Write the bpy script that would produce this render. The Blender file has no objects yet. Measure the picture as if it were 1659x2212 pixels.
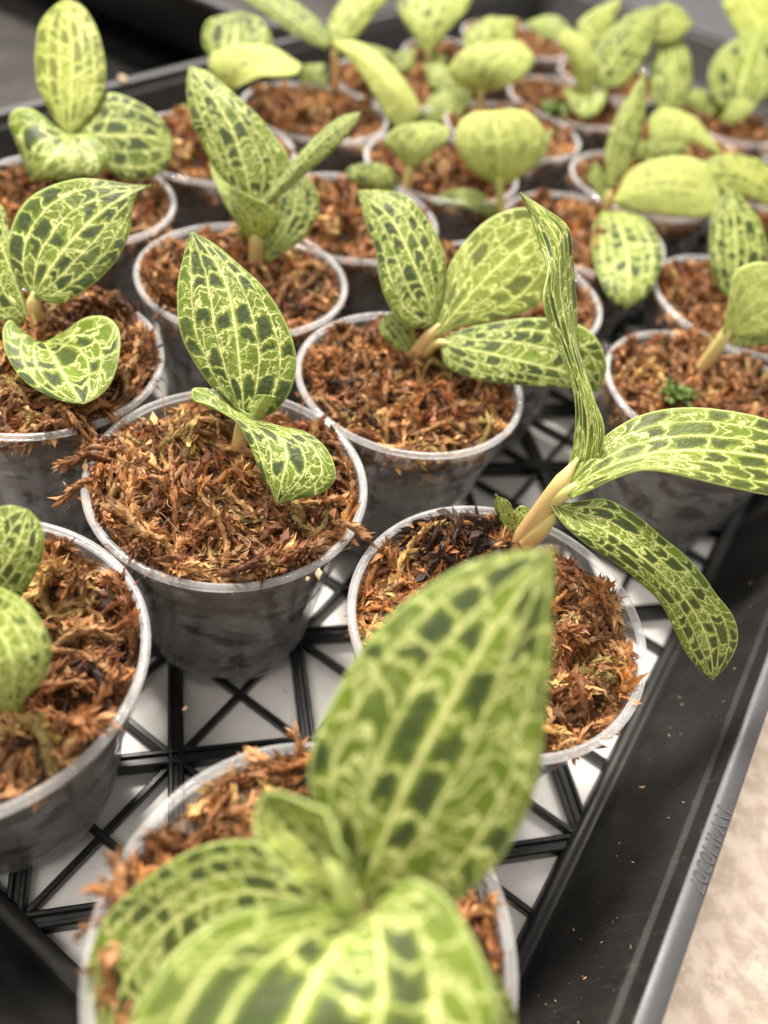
import bpy, bmesh, math, random
import numpy as np
from mathutils import Vector, Matrix

# ------------------------------------------------------------------ camera, light, exposure
SC = bpy.context.scene
COL = SC.collection
R = 0.035                                   # cup rim radius in metres
MM = 0.001
FPX, IW, IH = 1645.0, 1659.0, 2212.0        # focal length and frame in photo units
PITCH, ROLL, CAMH = 0.812778, 0.2340105, 3.877385
_f = Vector((0, math.cos(PITCH), -math.sin(PITCH)))
_r = Vector((1, 0, 0))
_u = _r.cross(_f)
_c, _s = math.cos(ROLL), math.sin(ROLL)
CR, CU, CF = (_r * _c + _u * _s), (-_r * _s + _u * _c), _f
CAM = Vector((0, 0, CAMH * R))
cam_data = bpy.data.cameras.new('camera')
cam = bpy.data.objects.new('camera', cam_data)
COL.objects.link(cam)
m3 = Matrix((CR, CU, -CF)).transposed()
cam.matrix_world = Matrix.Translation(CAM) @ m3.to_4x4()
cam_data.sensor_fit = 'VERTICAL'
cam_data.sensor_height = 36.0
cam_data.lens = 36.0 * FPX / IH
cam_data.clip_start = 0.005
cam_data.clip_end = 60.0
cam_data.dof.use_dof = True
cam_data.dof.focus_distance = 5.0 * R
cam_data.dof.aperture_fstop = 7.2
cam_data.dof.aperture_blades = 0
SC.camera = cam

world = bpy.data.worlds.new('World')
SC.world = world
world.use_nodes = True
wb = world.node_tree.nodes['Background']
wb.inputs[0].default_value = (1.0, 0.95, 0.885, 1)
wb.inputs[1].default_value = 0.60

def area_lamp(name, loc, target, size, power, color=(1, 0.93, 0.83), sy=None):
    ld = bpy.data.lights.new(name, 'AREA')
    ld.energy = power
    ld.color = color
    ld.size = size
    if sy:
        ld.shape = 'RECTANGLE'
        ld.size_y = sy
    o = bpy.data.objects.new(name, ld)
    COL.objects.link(o)
    o.location = loc
    o.rotation_euler = (Vector(target) - Vector(loc)).to_track_quat('-Z', 'Y').to_euler()
    return o
MIDP = (0.0, 0.2, 0.0)
area_lamp('ceiling_lamp', (-0.55, 0.75, 1.15), MIDP, 0.22, 42.0)
area_lamp('ceiling_lamp', (0.05, 1.15, 1.2), MIDP, 0.22, 15.0, sy=0.8)
area_lamp('ceiling_lamp', (-0.45, -0.35, 1.3), MIDP, 0.7, 12.0)
vs = SC.view_settings
vs.view_transform = 'Standard'
vs.look = 'None'
vs.exposure = 0.32
vs.gamma = 1.0
SC.cycles.use_denoising = True
SC.cycles.max_bounces = 6
SC.cycles.use_adaptive_sampling = True
SC.cycles.adaptive_threshold = 0.03
SC.cycles.diffuse_bounces = 3
SC.cycles.glossy_bounces = 2
SC.cycles.transmission_bounces = 6
SC.cycles.transparent_max_bounces = 14
SC.cycles.caustics_reflective = False
SC.cycles.caustics_refractive = False

rng = np.random.default_rng(7)
random.seed(7)

# ------------------------------------------------------------------ geometry of the place
ANG = math.radians(65.5)
T1 = Vector((math.cos(ANG), math.sin(ANG), 0))      # along the tray
T2 = Vector((math.sin(ANG), -math.cos(ANG), 0))     # across the tray, to the right
HC = 1.7                                            # cup height in rim radii
ZF = -HC * R                                        # top of the tray floor
def tray(a, b, z):                                  # tray coordinates (in rim radii) to world
    return T1 * (a * R) + T2 * (b * R) + Vector((0, 0, z * R))
def ray(u, v):
    return CR * ((u - IW / 2) / FPX) - CU * ((v - IH / 2) / FPX) + CF
def at(u, v, depth):
    return CAM + ray(u, v) * depth
def on_plane(u, v, z):
    d = ray(u, v)
    t = (z - CAM.z) / d.z
    return CAM + d * t, t

# ------------------------------------------------------------------ node helpers
class NT:
    def __init__(s, name):
        s.m = bpy.data.materials.new(name)
        s.m.use_nodes = True
        s.t = s.m.node_tree
        s.t.nodes.clear()
        s.out = s.t.nodes.new('ShaderNodeOutputMaterial')
    def n(s, typ, **kw):
        nd = s.t.nodes.new('ShaderNode' + typ)
        for k, v in kw.items():
            setattr(nd, k, v)
        return nd
    def put(s, sock, v):
        if isinstance(v, bpy.types.NodeSocket):
            s.t.links.new(v, sock)
        elif isinstance(v, (tuple, list)) and sock.type == 'RGBA' and len(v) == 3:
            sock.default_value = (*v, 1)
        else:
            sock.default_value = v
    def math(s, op, a, b=None, c=None, clamp=False):
        nd = s.n('Math', operation=op, use_clamp=clamp)
        for i, v in enumerate((a, b, c)):
            if v is not None:
                s.put(nd.inputs[i], v)
        return nd.outputs[0]
    def mix(s, fac, a, b, blend='MIX'):
        nd = s.n('Mix', data_type='RGBA', blend_type=blend, clamp_factor=True)
        s.put(nd.inputs[0], fac); s.put(nd.inputs[6], a); s.put(nd.inputs[7], b)
        return nd.outputs[2]
    def step(s, v, lo, hi, a=0.0, b=1.0):
        nd = s.n('MapRange', interpolation_type='SMOOTHSTEP')
        s.put(nd.inputs[0], v); s.put(nd.inputs[1], lo); s.put(nd.inputs[2], hi)
        s.put(nd.inputs[3], a); s.put(nd.inputs[4], b)
        return nd.outputs[0]
    def noise(s, vec, scale, detail=2, rough=0.5, dist=0.0, dims='3D', w=None):
        nd = s.n('TexNoise', noise_dimensions=dims)
        if vec is not None: s.put(nd.inputs['Vector'], vec)
        if w is not None: s.put(nd.inputs['W'], w)
        s.put(nd.inputs['Scale'], scale); s.put(nd.inputs['Detail'], detail)
        s.put(nd.inputs['Roughness'], rough); s.put(nd.inputs['Distortion'], dist)
        return nd.outputs[0]
    def principled(s, **kw):
        nd = s.n('BsdfPrincipled')
        for k, v in kw.items():
            s.put(nd.inputs[k.replace('_', ' ')], v)
        return nd
    def bump(s, h, strength, dist):
        nd = s.n('Bump')
        s.put(nd.inputs['Strength'], strength); s.put(nd.inputs['Distance'], dist); s.put(nd.inputs['Height'], h)
        return nd.outputs[0]
    def surf(s, sh):
        s.t.links.new(sh, s.out.inputs[0])
        return s.m
    def mixsh(s, fac, a, b):
        nd = s.n('MixShader')
        s.put(nd.inputs[0], fac); s.t.links.new(a, nd.inputs[1]); s.t.links.new(b, nd.inputs[2])
        return nd.outputs[0]
    def attr(s, name):
        return s.n('Attribute', attribute_name=name)
    def objco(s):
        return s.n('TexCoord').outputs['Object']
    def comb(s, x, y, z=0.0):
        nd = s.n('CombineXYZ')
        for i, v in enumerate((x, y, z)): s.put(nd.inputs[i], v)
        return nd.outputs[0]

# ------------------------------------------------------------------ materials
def leaf_material(name, under):
    k = NT(name)
    uv = k.n('UVMap', uv_map='UVMap').outputs[0]
    sep = k.n('SeparateXYZ'); k.put(sep.inputs[0], uv)
    a, t = sep.outputs[0], sep.outputs[1]
    seed = k.attr('seed').outputs['Fac']
    yel = k.attr('yellow').outputs['Fac']
    dark = k.attr('dark').outputs['Fac']
    at_ = k.math('ABSOLUTE', t)
    side = k.math('SIGN', t)
    soff = k.math('MULTIPLY', seed, 37.0)
    base = k.comb(k.math('ADD', a, soff), t, seed)
    # warps
    w1 = k.math('SUBTRACT', k.noise(base, 2.1, 1), 0.5)
    w2 = k.math('SUBTRACT', k.noise(base, 6.5, 2, 0.55), 0.5)
    w3 = k.math('SUBTRACT', k.noise(base, 17.0, 1, 0.6), 0.5)
    tw = k.math('ADD', at_, k.math('ADD', k.math('MULTIPLY', w1, 0.07), k.math('MULTIPLY', w2, 0.035)))
    # lengthwise veins, their places differ from leaf to leaf
    rnd = k.math('FRACT', k.math('MULTIPLY', seed, 91.7))
    pv1 = k.math('ADD', 0.33, k.math('MULTIPLY', rnd, 0.10))
    pv2 = k.math('ADD', 0.66, k.math('MULTIPLY', k.math('FRACT', k.math('MULTIPLY', seed, 57.3)), 0.09))
    fvar = k.math('ADD', 0.8, k.math('MULTIPLY', k.math('FRACT', k.math('MULTIPLY', seed, 23.9)), 0.55))
    def vein(pos, w):
        d = k.math('ABSOLUTE', k.math('SUBTRACT', tw, pos))
        return k.step(d, w * 0.25, w, 1.0, 0.0)
    mid = k.step(k.math('ABSOLUTE', k.math('ADD', t, k.math('MULTIPLY', w2, 0.02))), 0.006, 0.042, 1.0, 0.0)
    v1, v2 = vein(pv1, 0.026), vein(pv2, 0.022)
    longv = k.math('MAXIMUM', mid, k.math('MULTIPLY', k.math('MAXIMUM', v1, v2), k.step(k.noise(base, 2.6, 1), 0.35, 0.6, 0.45, 0.95)))
    b1 = k.math('GREATER_THAN', tw, pv1); b2 = k.math('GREATER_THAN', tw, pv2)
    bidx = k.math('ADD', b1, b2)
    band = k.math('ADD', bidx, k.math('MULTIPLY', side, 5.3))
    dl = k.math('MINIMUM', k.math('ABSOLUTE', k.math('SUBTRACT', tw, pv1)), k.math('ABSOLUTE', k.math('SUBTRACT', tw, pv2)))
    dl = k.math('MINIMUM', dl, k.math('MULTIPLY', at_, 0.8))
    dl = k.math('MINIMUM', dl, k.math('MULTIPLY', k.math('SUBTRACT', 1.02, at_), 0.9))
    # along coordinate, cross veins bow towards the tip inside each band
    aw = k.math('ADD', a, k.math('ADD', k.math('MULTIPLY', at_, -0.25), k.math('ADD', k.math('MULTIPLY', w1, 0.55), k.math('MULTIPLY', w2, 0.26))))
    aw = k.math('SUBTRACT', aw, k.math('MULTIPLY', dl, 0.55))
    freq = k.math('MULTIPLY', fvar, k.math('ADD', 2.1, k.math('MULTIPLY', bidx, 0.5)))
    W0 = k.math('ADD', k.math('ADD', k.math('MULTIPLY', aw, freq), k.math('MULTIPLY', band, 7.7)), soff)
    ve = k.n('TexVoronoi', voronoi_dimensions='1D', feature='DISTANCE_TO_EDGE'); k.put(ve.inputs['W'], W0); k.put(ve.inputs['Scale'], 1.0)
    vc = k.n('TexVoronoi', voronoi_dimensions='1D', feature='F1'); k.put(vc.inputs['W'], W0); k.put(vc.inputs['Scale'], 1.0)
    cs = k.n('SeparateXYZ'); k.put(cs.inputs[0], vc.outputs['Color'])
    thr = k.math('ADD', 0.26, k.math('MULTIPLY', dark, 0.62))
    amt = k.step(k.math('SUBTRACT', cs.outputs[0], thr), -0.30, 0.04, 1.0, 0.0)
    dedge = ve.outputs['Distance']
    bb = k.math('MULTIPLY', k.step(k.math('ADD', dedge, k.math('MULTIPLY', w3, 0.10)), 0.03, 0.28), k.step(k.math('ADD', dl, k.math('MULTIPLY', w2, 0.06)), 0.0, 0.125))
    bb = k.math('ADD', bb, k.math('MULTIPLY', w2, 0.35))
    block = k.math('MULTIPLY', k.step(bb, 0.22, 0.78), amt)
    block = k.math('MULTIPLY', block, k.step(a, 0.12, 0.45))
    blockhard = k.math('MULTIPLY', k.step(bb, 0.12, 0.30), k.step(amt, 0.1, 0.5))
    # cross veins: outlines of the cells, herringbone branches from the midrib, fine net
    cross0 = k.step(k.math('ADD', dedge, k.math('MULTIPLY', w3, 0.05)), 0.010, 0.046, 1.0, 0.0)
    cross0 = k.math('MULTIPLY', cross0, k.step(k.noise(base, 4.3, 1), 0.25, 0.40, 0.35, 1.0))
    aw2 = k.math('ADD', k.math('ADD', aw, k.math('MULTIPLY', w2, 0.22)), k.math('MULTIPLY', w3, 0.04))
    aw3 = k.math('SUBTRACT', aw2, k.math('MULTIPLY', k.step(at_, 0.0, 0.55), 0.42))
    W1 = k.math('ADD', k.math('ADD', k.math('MULTIPLY', aw3, 5.6), k.math('MULTIPLY', side, 3.1)), soff)
    vf = k.n('TexVoronoi', voronoi_dimensions='1D', feature='DISTANCE_TO_EDGE'); k.put(vf.inputs['W'], W1); k.put(vf.inputs['Scale'], 1.0)
    fine = k.step(vf.outputs['Distance'], 0.03, 0.125, 1.0, 0.0)
    v2d = k.n('TexVoronoi', voronoi_dimensions='2D', feature='DISTANCE_TO_EDGE')
    k.put(v2d.inputs['Vector'], k.comb(k.math('ADD', k.math('MULTIPLY', aw, 3.7), soff), k.math('ADD', k.math('MULTIPLY', t, 3.4), k.math('MULTIPLY', w2, 1.1)), 0.0))
    k.put(v2d.inputs['Scale'], 1.0)
    net = k.step(k.math('ADD', v2d.outputs['Distance'], k.math('MULTIPLY', w3, 0.02)), 0.010, 0.058, 1.0, 0.0)
    fine = k.math('MAXIMUM', k.math('MULTIPLY', fine, k.step(k.noise(base, 3.9, 1), 0.48, 0.58)), net)
    fine = k.math('MULTIPLY', fine, k.math('SUBTRACT', 1.0, blockhard))
    fine = k.math('MULTIPLY', fine, k.step(at_, 0.84, 0.93, 1.0, 0.2))
    veins = k.math('MAXIMUM', longv, k.math('MAXIMUM', cross0, k.math('MULTIPLY', fine, 0.92)))
    margin = k.step(at_, 0.955, 0.99)
    # colours
    dcol = k.mix(w1, (0.046, 0.068, 0.024), (0.076, 0.100, 0.033))
    mcol = k.mix(k.noise(base, 3.0, 2), (0.112, 0.172, 0.017), (0.195, 0.265, 0.030))
    vcol = k.mix(w3, (0.76, 0.77, 0.34), (0.68, 0.71, 0.27))
    halo = k.step(dedge, 0.0, 0.30, 1.0, 0.0)
    ground = k.mix(k.math('MULTIPLY', halo, 0.4), mcol, (0.22, 0.30, 0.036))
    nearmid = k.step(at_, 0.0, 0.34, 0.45, 0.0)
    ground = k.mix(nearmid, ground, (0.28, 0.38, 0.05))
    c = k.mix(k.math('MULTIPLY', block, 0.95), ground, dcol)
    yc = k.mix(k.noise(base, 2.0, 2), (0.52, 0.56, 0.11), (0.66, 0.64, 0.18))
    yb = k.mix(k.math('MULTIPLY', block, 0.65), yc, (0.30, 0.31, 0.04))
    c = k.mix(k.math('MULTIPLY', yel, 0.85), c, yb)  # yellow paints light shining through backlit leaves over the leaf's own tone
    c = k.mix(veins, c, k.mix(yel, vcol, (0.66, 0.76, 0.22)))
    c = k.mix(k.math('MULTIPLY', margin, 0.75), c, (0.52, 0.62, 0.24))
    if under:
        pale = k.mix(yel, (0.42, 0.51, 0.15), (0.68, 0.72, 0.27))
        c = k.mix(0.42, c, pale)
    hb = k.comb(k.math('MULTIPLY', a, 3.4), k.math('MULTIPLY', t, 2.4), seed)
    nrm = k.bump(k.noise(hb, 1.6, 3, 0.6), 0.55, 0.0011)
    p = k.principled(Base_Color=c, Roughness=0.46 if not under else 0.6, Normal=nrm)
    k.put(p.inputs['Specular IOR Level'], 0.28)
    k.put(p.inputs['Sheen Weight'], 0.05); k.put(p.inputs['Sheen Roughness'], 0.4)
    tr = k.n('BsdfTranslucent'); k.put(tr.inputs['Color'], k.mix(0.30, c, (0.55, 0.64, 0.10))); k.put(tr.inputs['Normal'], nrm)
    return k.surf(k.mixsh(0.40, p.outputs[0], tr.outputs[0]))
M_LEAF = leaf_material('leaf_upper', False)
M_LEAFU = leaf_material('leaf_under', True)

def stem_material():
    k = NT('stem')
    g = k.attr('green').outputs['Fac']
    co = k.objco()
    n1 = k.noise(co, 400, 3)
    c = k.mix(n1, (0.50, 0.25, 0.11), (0.64, 0.38, 0.19))
    c = k.mix(g, c, k.mix(n1, (0.36, 0.46, 0.12), (0.48, 0.55, 0.20)))
    nrm = k.bump(k.noise(co, 1500, 2), 0.25, 0.0003)
    p = k.principled(Base_Color=c, Roughness=0.42, Normal=nrm)
    k.put(p.inputs['Subsurface Weight'], 0.25); k.put(p.inputs['Subsurface Radius'], (0.004, 0.002, 0.001)); k.put(p.inputs['Subsurface Scale'], 0.5)
    return k.surf(p.outputs[0])
M_STEM = stem_material()

def moss_material():
    k = NT('dry_moss')
    c = k.attr('tint').outputs['Color']
    co = k.objco()
    n1 = k.noise(co, 900, 3, 0.6)
    c = k.mix(k.step(n1, 0.3, 0.7), k.mix(0.45, c, (0.03, 0.014, 0.006)), c)
    p = k.principled(Base_Color=c, Roughness=0.58, Normal=k.bump(n1, 0.5, 0.0004))
    k.put(p.inputs['Specular IOR Level'], 0.4)
    tr = k.n('BsdfTranslucent'); k.put(tr.inputs['Color'], c)
    return k.surf(k.mixsh(0.28, p.outputs[0], tr.outputs[0]))
M_MOSS = moss_material()
def core_material():
    k = NT('packed_moss')
    co = k.objco()
    mpc = k.n('Mapping'); k.put(mpc.inputs[0], co); mpc.inputs['Scale'].default_value = (1, 1, 2.2)
    n1 = k.noise(mpc.outputs[0], 110, 4, 0.7)
    n2 = k.noise(co, 600, 3, 0.6)
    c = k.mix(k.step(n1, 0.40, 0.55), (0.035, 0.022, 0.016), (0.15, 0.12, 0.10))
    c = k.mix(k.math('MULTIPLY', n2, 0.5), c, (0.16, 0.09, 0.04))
    p = k.principled(Base_Color=c, Roughness=0.7, Normal=k.bump(n2, 0.8, 0.001))
    return k.surf(p.outputs[0])
M_CORE = core_material()
def side_material():
    k = NT('misted_moss')
    co = k.objco()
    n1 = k.noise(co, 130, 4, 0.7)
    n2 = k.noise(co, 600, 3, 0.6)
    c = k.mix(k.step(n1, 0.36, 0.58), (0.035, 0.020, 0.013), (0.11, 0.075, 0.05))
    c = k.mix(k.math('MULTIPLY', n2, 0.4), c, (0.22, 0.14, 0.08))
    return k.surf(k.principled(Base_Color=c, Roughness=0.7, Normal=k.bump(n2, 0.6, 0.001)).outputs[0])
M_SIDE = side_material()

def plastic_material(name, fac0, edge, rough, shine, misted=False):
    k = NT(name)
    co = k.objco()
    lw = k.n('LayerWeight'); k.put(lw.inputs[0], 0.5)
    n1 = k.noise(co, 120, 3, 0.6)
    fac = k.math('ADD', k.math('MULTIPLY', lw.outputs['Facing'], edge), fac0)
    fac = k.math('MULTIPLY', fac, k.step(n1, 0.25, 0.75, 0.75, 1.2), clamp=True)
    if misted:   # condensation inside the cup, broken where moss touches the wall; the band under the lip is clearer
        sz = k.n('SeparateXYZ'); k.put(sz.inputs[0], co)
        mpz = k.n('Mapping'); k.put(mpz.inputs[0], co); mpz.inputs['Scale'].default_value = (1, 1, 1.7)
        patch = k.step(k.noise(mpz.outputs[0], 85, 5, 0.68, 0.6), 0.425, 0.475, 0.22, 1.0)
        low = k.step(sz.outputs[2], -0.46 * R, -0.41 * R, 1.0, 0.42)
        fac = k.math('MULTIPLY', fac, k.math('MULTIPLY', patch, low), clamp=True)
    nrm = k.bump(k.noise(co, 90, 2), 0.12, 0.002)
    tp = k.n('BsdfTransparent'); k.put(tp.inputs[0], (0.965, 0.965, 0.97, 1))
    p = k.principled(Base_Color=(0.86, 0.86, 0.87), Roughness=rough + 0.15, Normal=nrm)
    k.put(p.inputs['Specular IOR Level'], 0.2)
    tl = k.n('BsdfTranslucent'); k.put(tl.inputs[0], (0.8, 0.8, 0.82, 1))
    body = k.mixsh(0.4, p.outputs[0], tl.outputs[0])
    gl = k.n('BsdfGlossy'); k.put(gl.inputs['Roughness'], rough * 0.6); k.put(gl.inputs['Normal'], nrm); k.put(gl.inputs[0], (1, 1, 1, 1))
    fr = k.math('ADD', 0.008, k.math('MULTIPLY', k.math('POWER', lw.outputs['Facing'], 3.0), shine))
    s0 = k.mixsh(fac, tp.outputs[0], body)
    return k.surf(k.mixsh(fr, s0, gl.outputs[0]))
M_WALL = plastic_material('clear_plastic', 0.175, 0.16, 0.20, 0.10, True)
M_RIM = plastic_material('clear_plastic_lip', 0.17, 0.36, 0.10, 0.55)

def black_material(name, col, rough, scratch, spec=0.5):
    k = NT(name)
    co = k.objco()
    n1 = k.noise(co, 60, 4, 0.6)
    mp = k.n('Mapping'); k.put(mp.inputs[0], co); mp.inputs['Scale'].default_value = (300, 900, 60); mp.inputs['Rotation'].default_value = (0, 0, 0.5)
    n2 = k.noise(mp.outputs[0], 1.0, 3, 0.7)
    n3 = k.noise(co, 1300, 2, 0.5)
    c = k.mix(k.math('MULTIPLY', k.step(n2, 0.55, 0.8), scratch), col, (0.06, 0.055, 0.05))
    c = k.mix(k.math('MULTIPLY', k.step(n3, 0.68, 0.74), 0.35), c, (0.17, 0.14, 0.11))
    c = k.mix(k.math('MULTIPLY', k.step(n1, 0.5, 0.8), 0.25), c, (0.05, 0.042, 0.035))
    r = k.step(n1, 0.3, 0.7, rough - 0.07, rough + 0.1)
    p = k.principled(Base_Color=c, Roughness=r, Normal=k.bump(n2, 0.12, 0.0006))
    k.put(p.inputs['Specular IOR Level'], spec)
    return k.surf(p.outputs[0])
M_BLACK = black_material('black_tray_plastic', (0.011, 0.010, 0.0095), 0.48, 0.4, 0.4)
M_BRIM = black_material('tray_rim_plastic', (0.055, 0.055, 0.060), 0.40, 0.5)
M_BAR = black_material('lattice_plastic', (0.008, 0.009, 0.009), 0.36, 0.25)
M_DARK = black_material('matt_black', (0.006, 0.006, 0.006), 0.8, 0.1, 0.1)

def white_material():
    k = NT('white_sheet')
    co = k.objco()
    n1 = k.noise(co, 30, 4, 0.6)
    n2 = k.noise(co, 420, 3, 0.6)
    c = k.mix(k.step(n1, 0.35, 0.75), (0.80, 0.78, 0.765), (0.70, 0.67, 0.65))
    c = k.mix(k.math('MULTIPLY', k.step(n2, 0.62, 0.74), 0.5), c, (0.28, 0.22, 0.18))
    p = k.principled(Base_Color=c, Roughness=0.5, Normal=k.bump(n1, 0.1, 0.001))
    return k.surf(p.outputs[0])
M_WHITE = white_material()
def ground_material(name, a, b, c3, s):
    k = NT(name)
    co = k.objco()
    n1 = k.noise(co, s, 4, 0.6)
    n2 = k.noise(co, s * 5, 3, 0.6)
    n3 = k.noise(co, s * 0.3, 2)
    c = k.mix(k.step(n1, 0.38, 0.62), a, b)
    c = k.mix(k.math('MULTIPLY', k.step(n2, 0.55, 0.7), 0.5), c, c3)
    c = k.mix(k.math('MULTIPLY', k.step(n3, 0.4, 0.7), 0.35), c, a)
    p = k.principled(Base_Color=c, Roughness=0.85, Normal=k.bump(n1, 0.4, 0.004))
    return k.surf(p.outputs[0])
M_CONC = ground_material('concrete', (0.54, 0.43, 0.35), (0.78, 0.66, 0.56), (0.82, 0.71, 0.62), 170)
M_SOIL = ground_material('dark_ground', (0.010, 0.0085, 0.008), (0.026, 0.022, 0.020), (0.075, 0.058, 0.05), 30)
def plain(name, col, rough):
    k = NT(name)
    n1 = k.noise(k.objco(), 800, 3, 0.6)
    c = k.mix(n1, tuple(x * 0.7 for x in col), tuple(min(1, x * 1.25) for x in col))
    return k.surf(k.principled(Base_Color=c, Roughness=rough).outputs[0])
M_CRUMB = plain('crumb', (0.55, 0.36, 0.20), 0.7)
M_ROOT = plain('rootlet', (0.24, 0.07, 0.025), 0.5)
M_HUSK = plain('dry_husk', (0.42, 0.32, 0.19), 0.7)
M_TUFT = plain('green_moss', (0.085, 0.145, 0.02), 0.7)

# ------------------------------------------------------------------ object helpers
def link(name, mesh, mats, parent=None, smooth=True):
    o = bpy.data.objects.new(name, mesh)
    COL.objects.link(o)
    if not isinstance(mats, (list, tuple)): mats = [mats]
    if not mesh.materials:
        for m in mats: mesh.materials.append(m)
        if smooth:
            mesh.polygons.foreach_set('use_smooth', [True] * len(mesh.polygons))
    if parent: o.parent = parent
    return o
def tag(o, label=None, cat=None, group=None, kind=None):
    if label: o['label'] = label
    if cat: o['category'] = cat
    if group: o['group'] = group
    if kind: o['kind'] = kind
    return o
def empty(name, loc, rz=0.0):
    o = bpy.data.objects.new(name, None)
    o.empty_display_size = 0.005
    COL.objects.link(o)
    o.location = loc
    o.rotation_euler = (0, 0, rz)
    return o
def mesh_of(name, verts, faces):
    me = bpy.data.meshes.new(name)
    me.from_pydata([tuple(v) for v in verts], [], faces)
    me.update()
    return me
def lathe(name, prof, seg=72, closed=False):
    n = len(prof)
    vs_, fs = [], []
    for i in range(seg):
        a = 2 * math.pi * i / seg
        for (r, z) in prof: vs_.append((r * math.cos(a), r * math.sin(a), z))
    for i in range(seg):
        j = (i + 1) % seg
        for q in range(n if closed else n - 1):
            q2 = (q + 1) % n
            fs.append((i * n + q, j * n + q, j * n + q2, i * n + q2))
    return mesh_of(name, vs_, fs)
def catmull(pts, n):
    p = np.array(pts, float)
    if len(p) == 2:
        s = np.linspace(0, 1, n)[:, None]
        return p[0] * (1 - s) + p[1] * s
    q = np.vstack([2 * p[0] - p[1], p, 2 * p[-1] - p[-2]])
    out = []
    for i in range(1, len(q) - 2):
        t = np.linspace(0, 1, 24, endpoint=False)[:, None]
        a, b, c, d = q[i - 1], q[i], q[i + 1], q[i + 2]
        out.append(0.5 * ((2 * b) + (c - a) * t + (2 * a - 5 * b + 4 * c - d) * t ** 2 + (-a + 3 * b - 3 * c + d) * t ** 3))
    out.append(p[-1:])
    o = np.vstack(out)
    seg = np.r_[0, np.cumsum(np.linalg.norm(np.diff(o[:, :2], axis=0), axis=1) + 1e-9)]
    s = np.linspace(0, seg[-1], n)
    return np.stack([np.interp(s, seg, o[:, k]) for k in range(o.shape[1])], 1)
def tube(name, path, radii, seg=10, cap=True):
    path = [Vector(p) for p in path]
    n = len(path)
    vs_, fs = [], []
    up = None
    for i in range(n):
        t = (path[min(i + 1, n - 1)] - path[max(i - 1, 0)]).normalized()
        if up is None:
            up = t.orthogonal().normalized()
        up = (up - t * up.dot(t)).normalized()
        b = t.cross(up)
        for k in range(seg):
            a = 2 * math.pi * k / seg
            vs_.append(path[i] + (up * math.cos(a) + b * math.sin(a)) * radii[i])
    for i in range(n - 1):
        for k in range(seg):
            k2 = (k + 1) % seg
            fs.append((i * seg + k, i * seg + k2, (i + 1) * seg + k2, (i + 1) * seg + k))
    if cap:
        fs.append(tuple(range(seg))[::-1]); fs.append(tuple((n - 1) * seg + k for k in range(seg)))
    return mesh_of(name, vs_, fs)

# ------------------------------------------------------------------ the setting: ground, white sheet
def box_mesh(name, cx, cy, hx, hy, z0, z1, rot):
    vs_ = []
    for z in (z0, z1):
        for (a, b) in ((-1, -1), (1, -1), (1, 1), (-1, 1)):
            x, y = a * hx, b * hy
            vs_.append((cx + x * math.cos(rot) - y * math.sin(rot), cy + x * math.sin(rot) + y * math.cos(rot), z))
    return mesh_of(name, vs_, [(3, 2, 1, 0), (4, 5, 6, 7), (0, 1, 5, 4), (1, 2, 6, 5), (2, 3, 7, 6), (3, 0, 4, 7)])
ZG = ZF - 0.030
g = link('ground', mesh_of('ground', [(-30, -30, ZG), (30, -30, ZG), (30, 30, ZG), (-30, 30, ZG)], [(0, 1, 2, 3)]), M_CONC, smooth=False)
tag(g, 'pale pinkish concrete ground beside the black tray', 'ground', kind='structure')
# tray inner floor rectangle, in rim radii
A0, A1, B0, B1 = 0.26, 22.3, -8.97, 0.84
ZR = -0.60                                  # tray rim height
ca, cb = (A0 + A1) / 2, (B0 + B1) / 2
cc = tray(ca, cb, 0)
me = bpy.data.meshes.new('white_sheet')
ws = link('white_sheet', box_mesh('white_sheet', cc.x, cc.y, (A1 - A0) / 2 * R, (B1 - B0) / 2 * R, ZG + 0.001, ZF - 0.0052, ANG), M_WHITE, smooth=False)
tag(ws, 'dusty white sheet showing through the lattice under the black tray', 'white sheet', kind='structure')

# ------------------------------------------------------------------ the black tray
def rounded_rect(a0, a1, b0, b1, rad, seg=6):
    pts = []
    for (ca_, cb_, s0) in ((a1 - rad, b1 - rad, 0), (a0 + rad, b1 - rad, 90), (a0 + rad, b0 + rad, 180), (a1 - rad, b0 + rad, 270)):
        for i in range(seg + 1):
            an = math.radians(s0 + 90 * i / seg)
            pts.append((ca_ + rad * math.cos(an), cb_ + rad * math.sin(an)))
    return pts
def rect_loft(name, prof, a0, a1, b0, b1, rad=0.35):
    loops = []
    for (off, z) in prof:
        loops.append([tray(a, b, z) for (a, b) in rounded_rect(a0 - off, a1 + off, b0 - off, b1 + off, max(0.05, rad + off))])
    n = len(loops[0])
    vs_ = [v for lp in loops for v in lp]
    fs = []
    for i in range(len(loops) - 1):
        for k in range(n):
            k2 = (k + 1) % n
            fs.append((i * n + k, (i + 1) * n + k, (i + 1) * n + k2, i * n + k2))
    return mesh_of(name, vs_, fs)
tr_root = empty('plant_tray', tray(ca, cb, -HC - 0.12))
tag(tr_root, 'large black plastic plant tray with lattice floor holding the rows of cups', 'tray')
inv = Matrix.Translation(-Vector(tr_root.location))
def tray_child(name, mesh, mat, smooth=True):
    mesh.transform(inv)
    return link(name, mesh, mat, tr_root, smooth)
wall_prof = [(-0.10, -HC - 0.13), (-0.10, -HC + 0.01), (-0.085, -HC + 0.05), (-0.03, -HC + 0.06), (0.0, -HC + 0.04), (0.02, -HC + 0.055),
             (0.06, -HC + 0.14), (0.355, ZR - 0.17), (0.365, ZR - 0.14), (0.392, ZR - 0.135), (0.402, ZR - 0.11), (0.435, ZR - 0.012)]
tray_child('wall', rect_loft('wall', wall_prof, A0, A1, B0, B1), M_BLACK)
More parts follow.
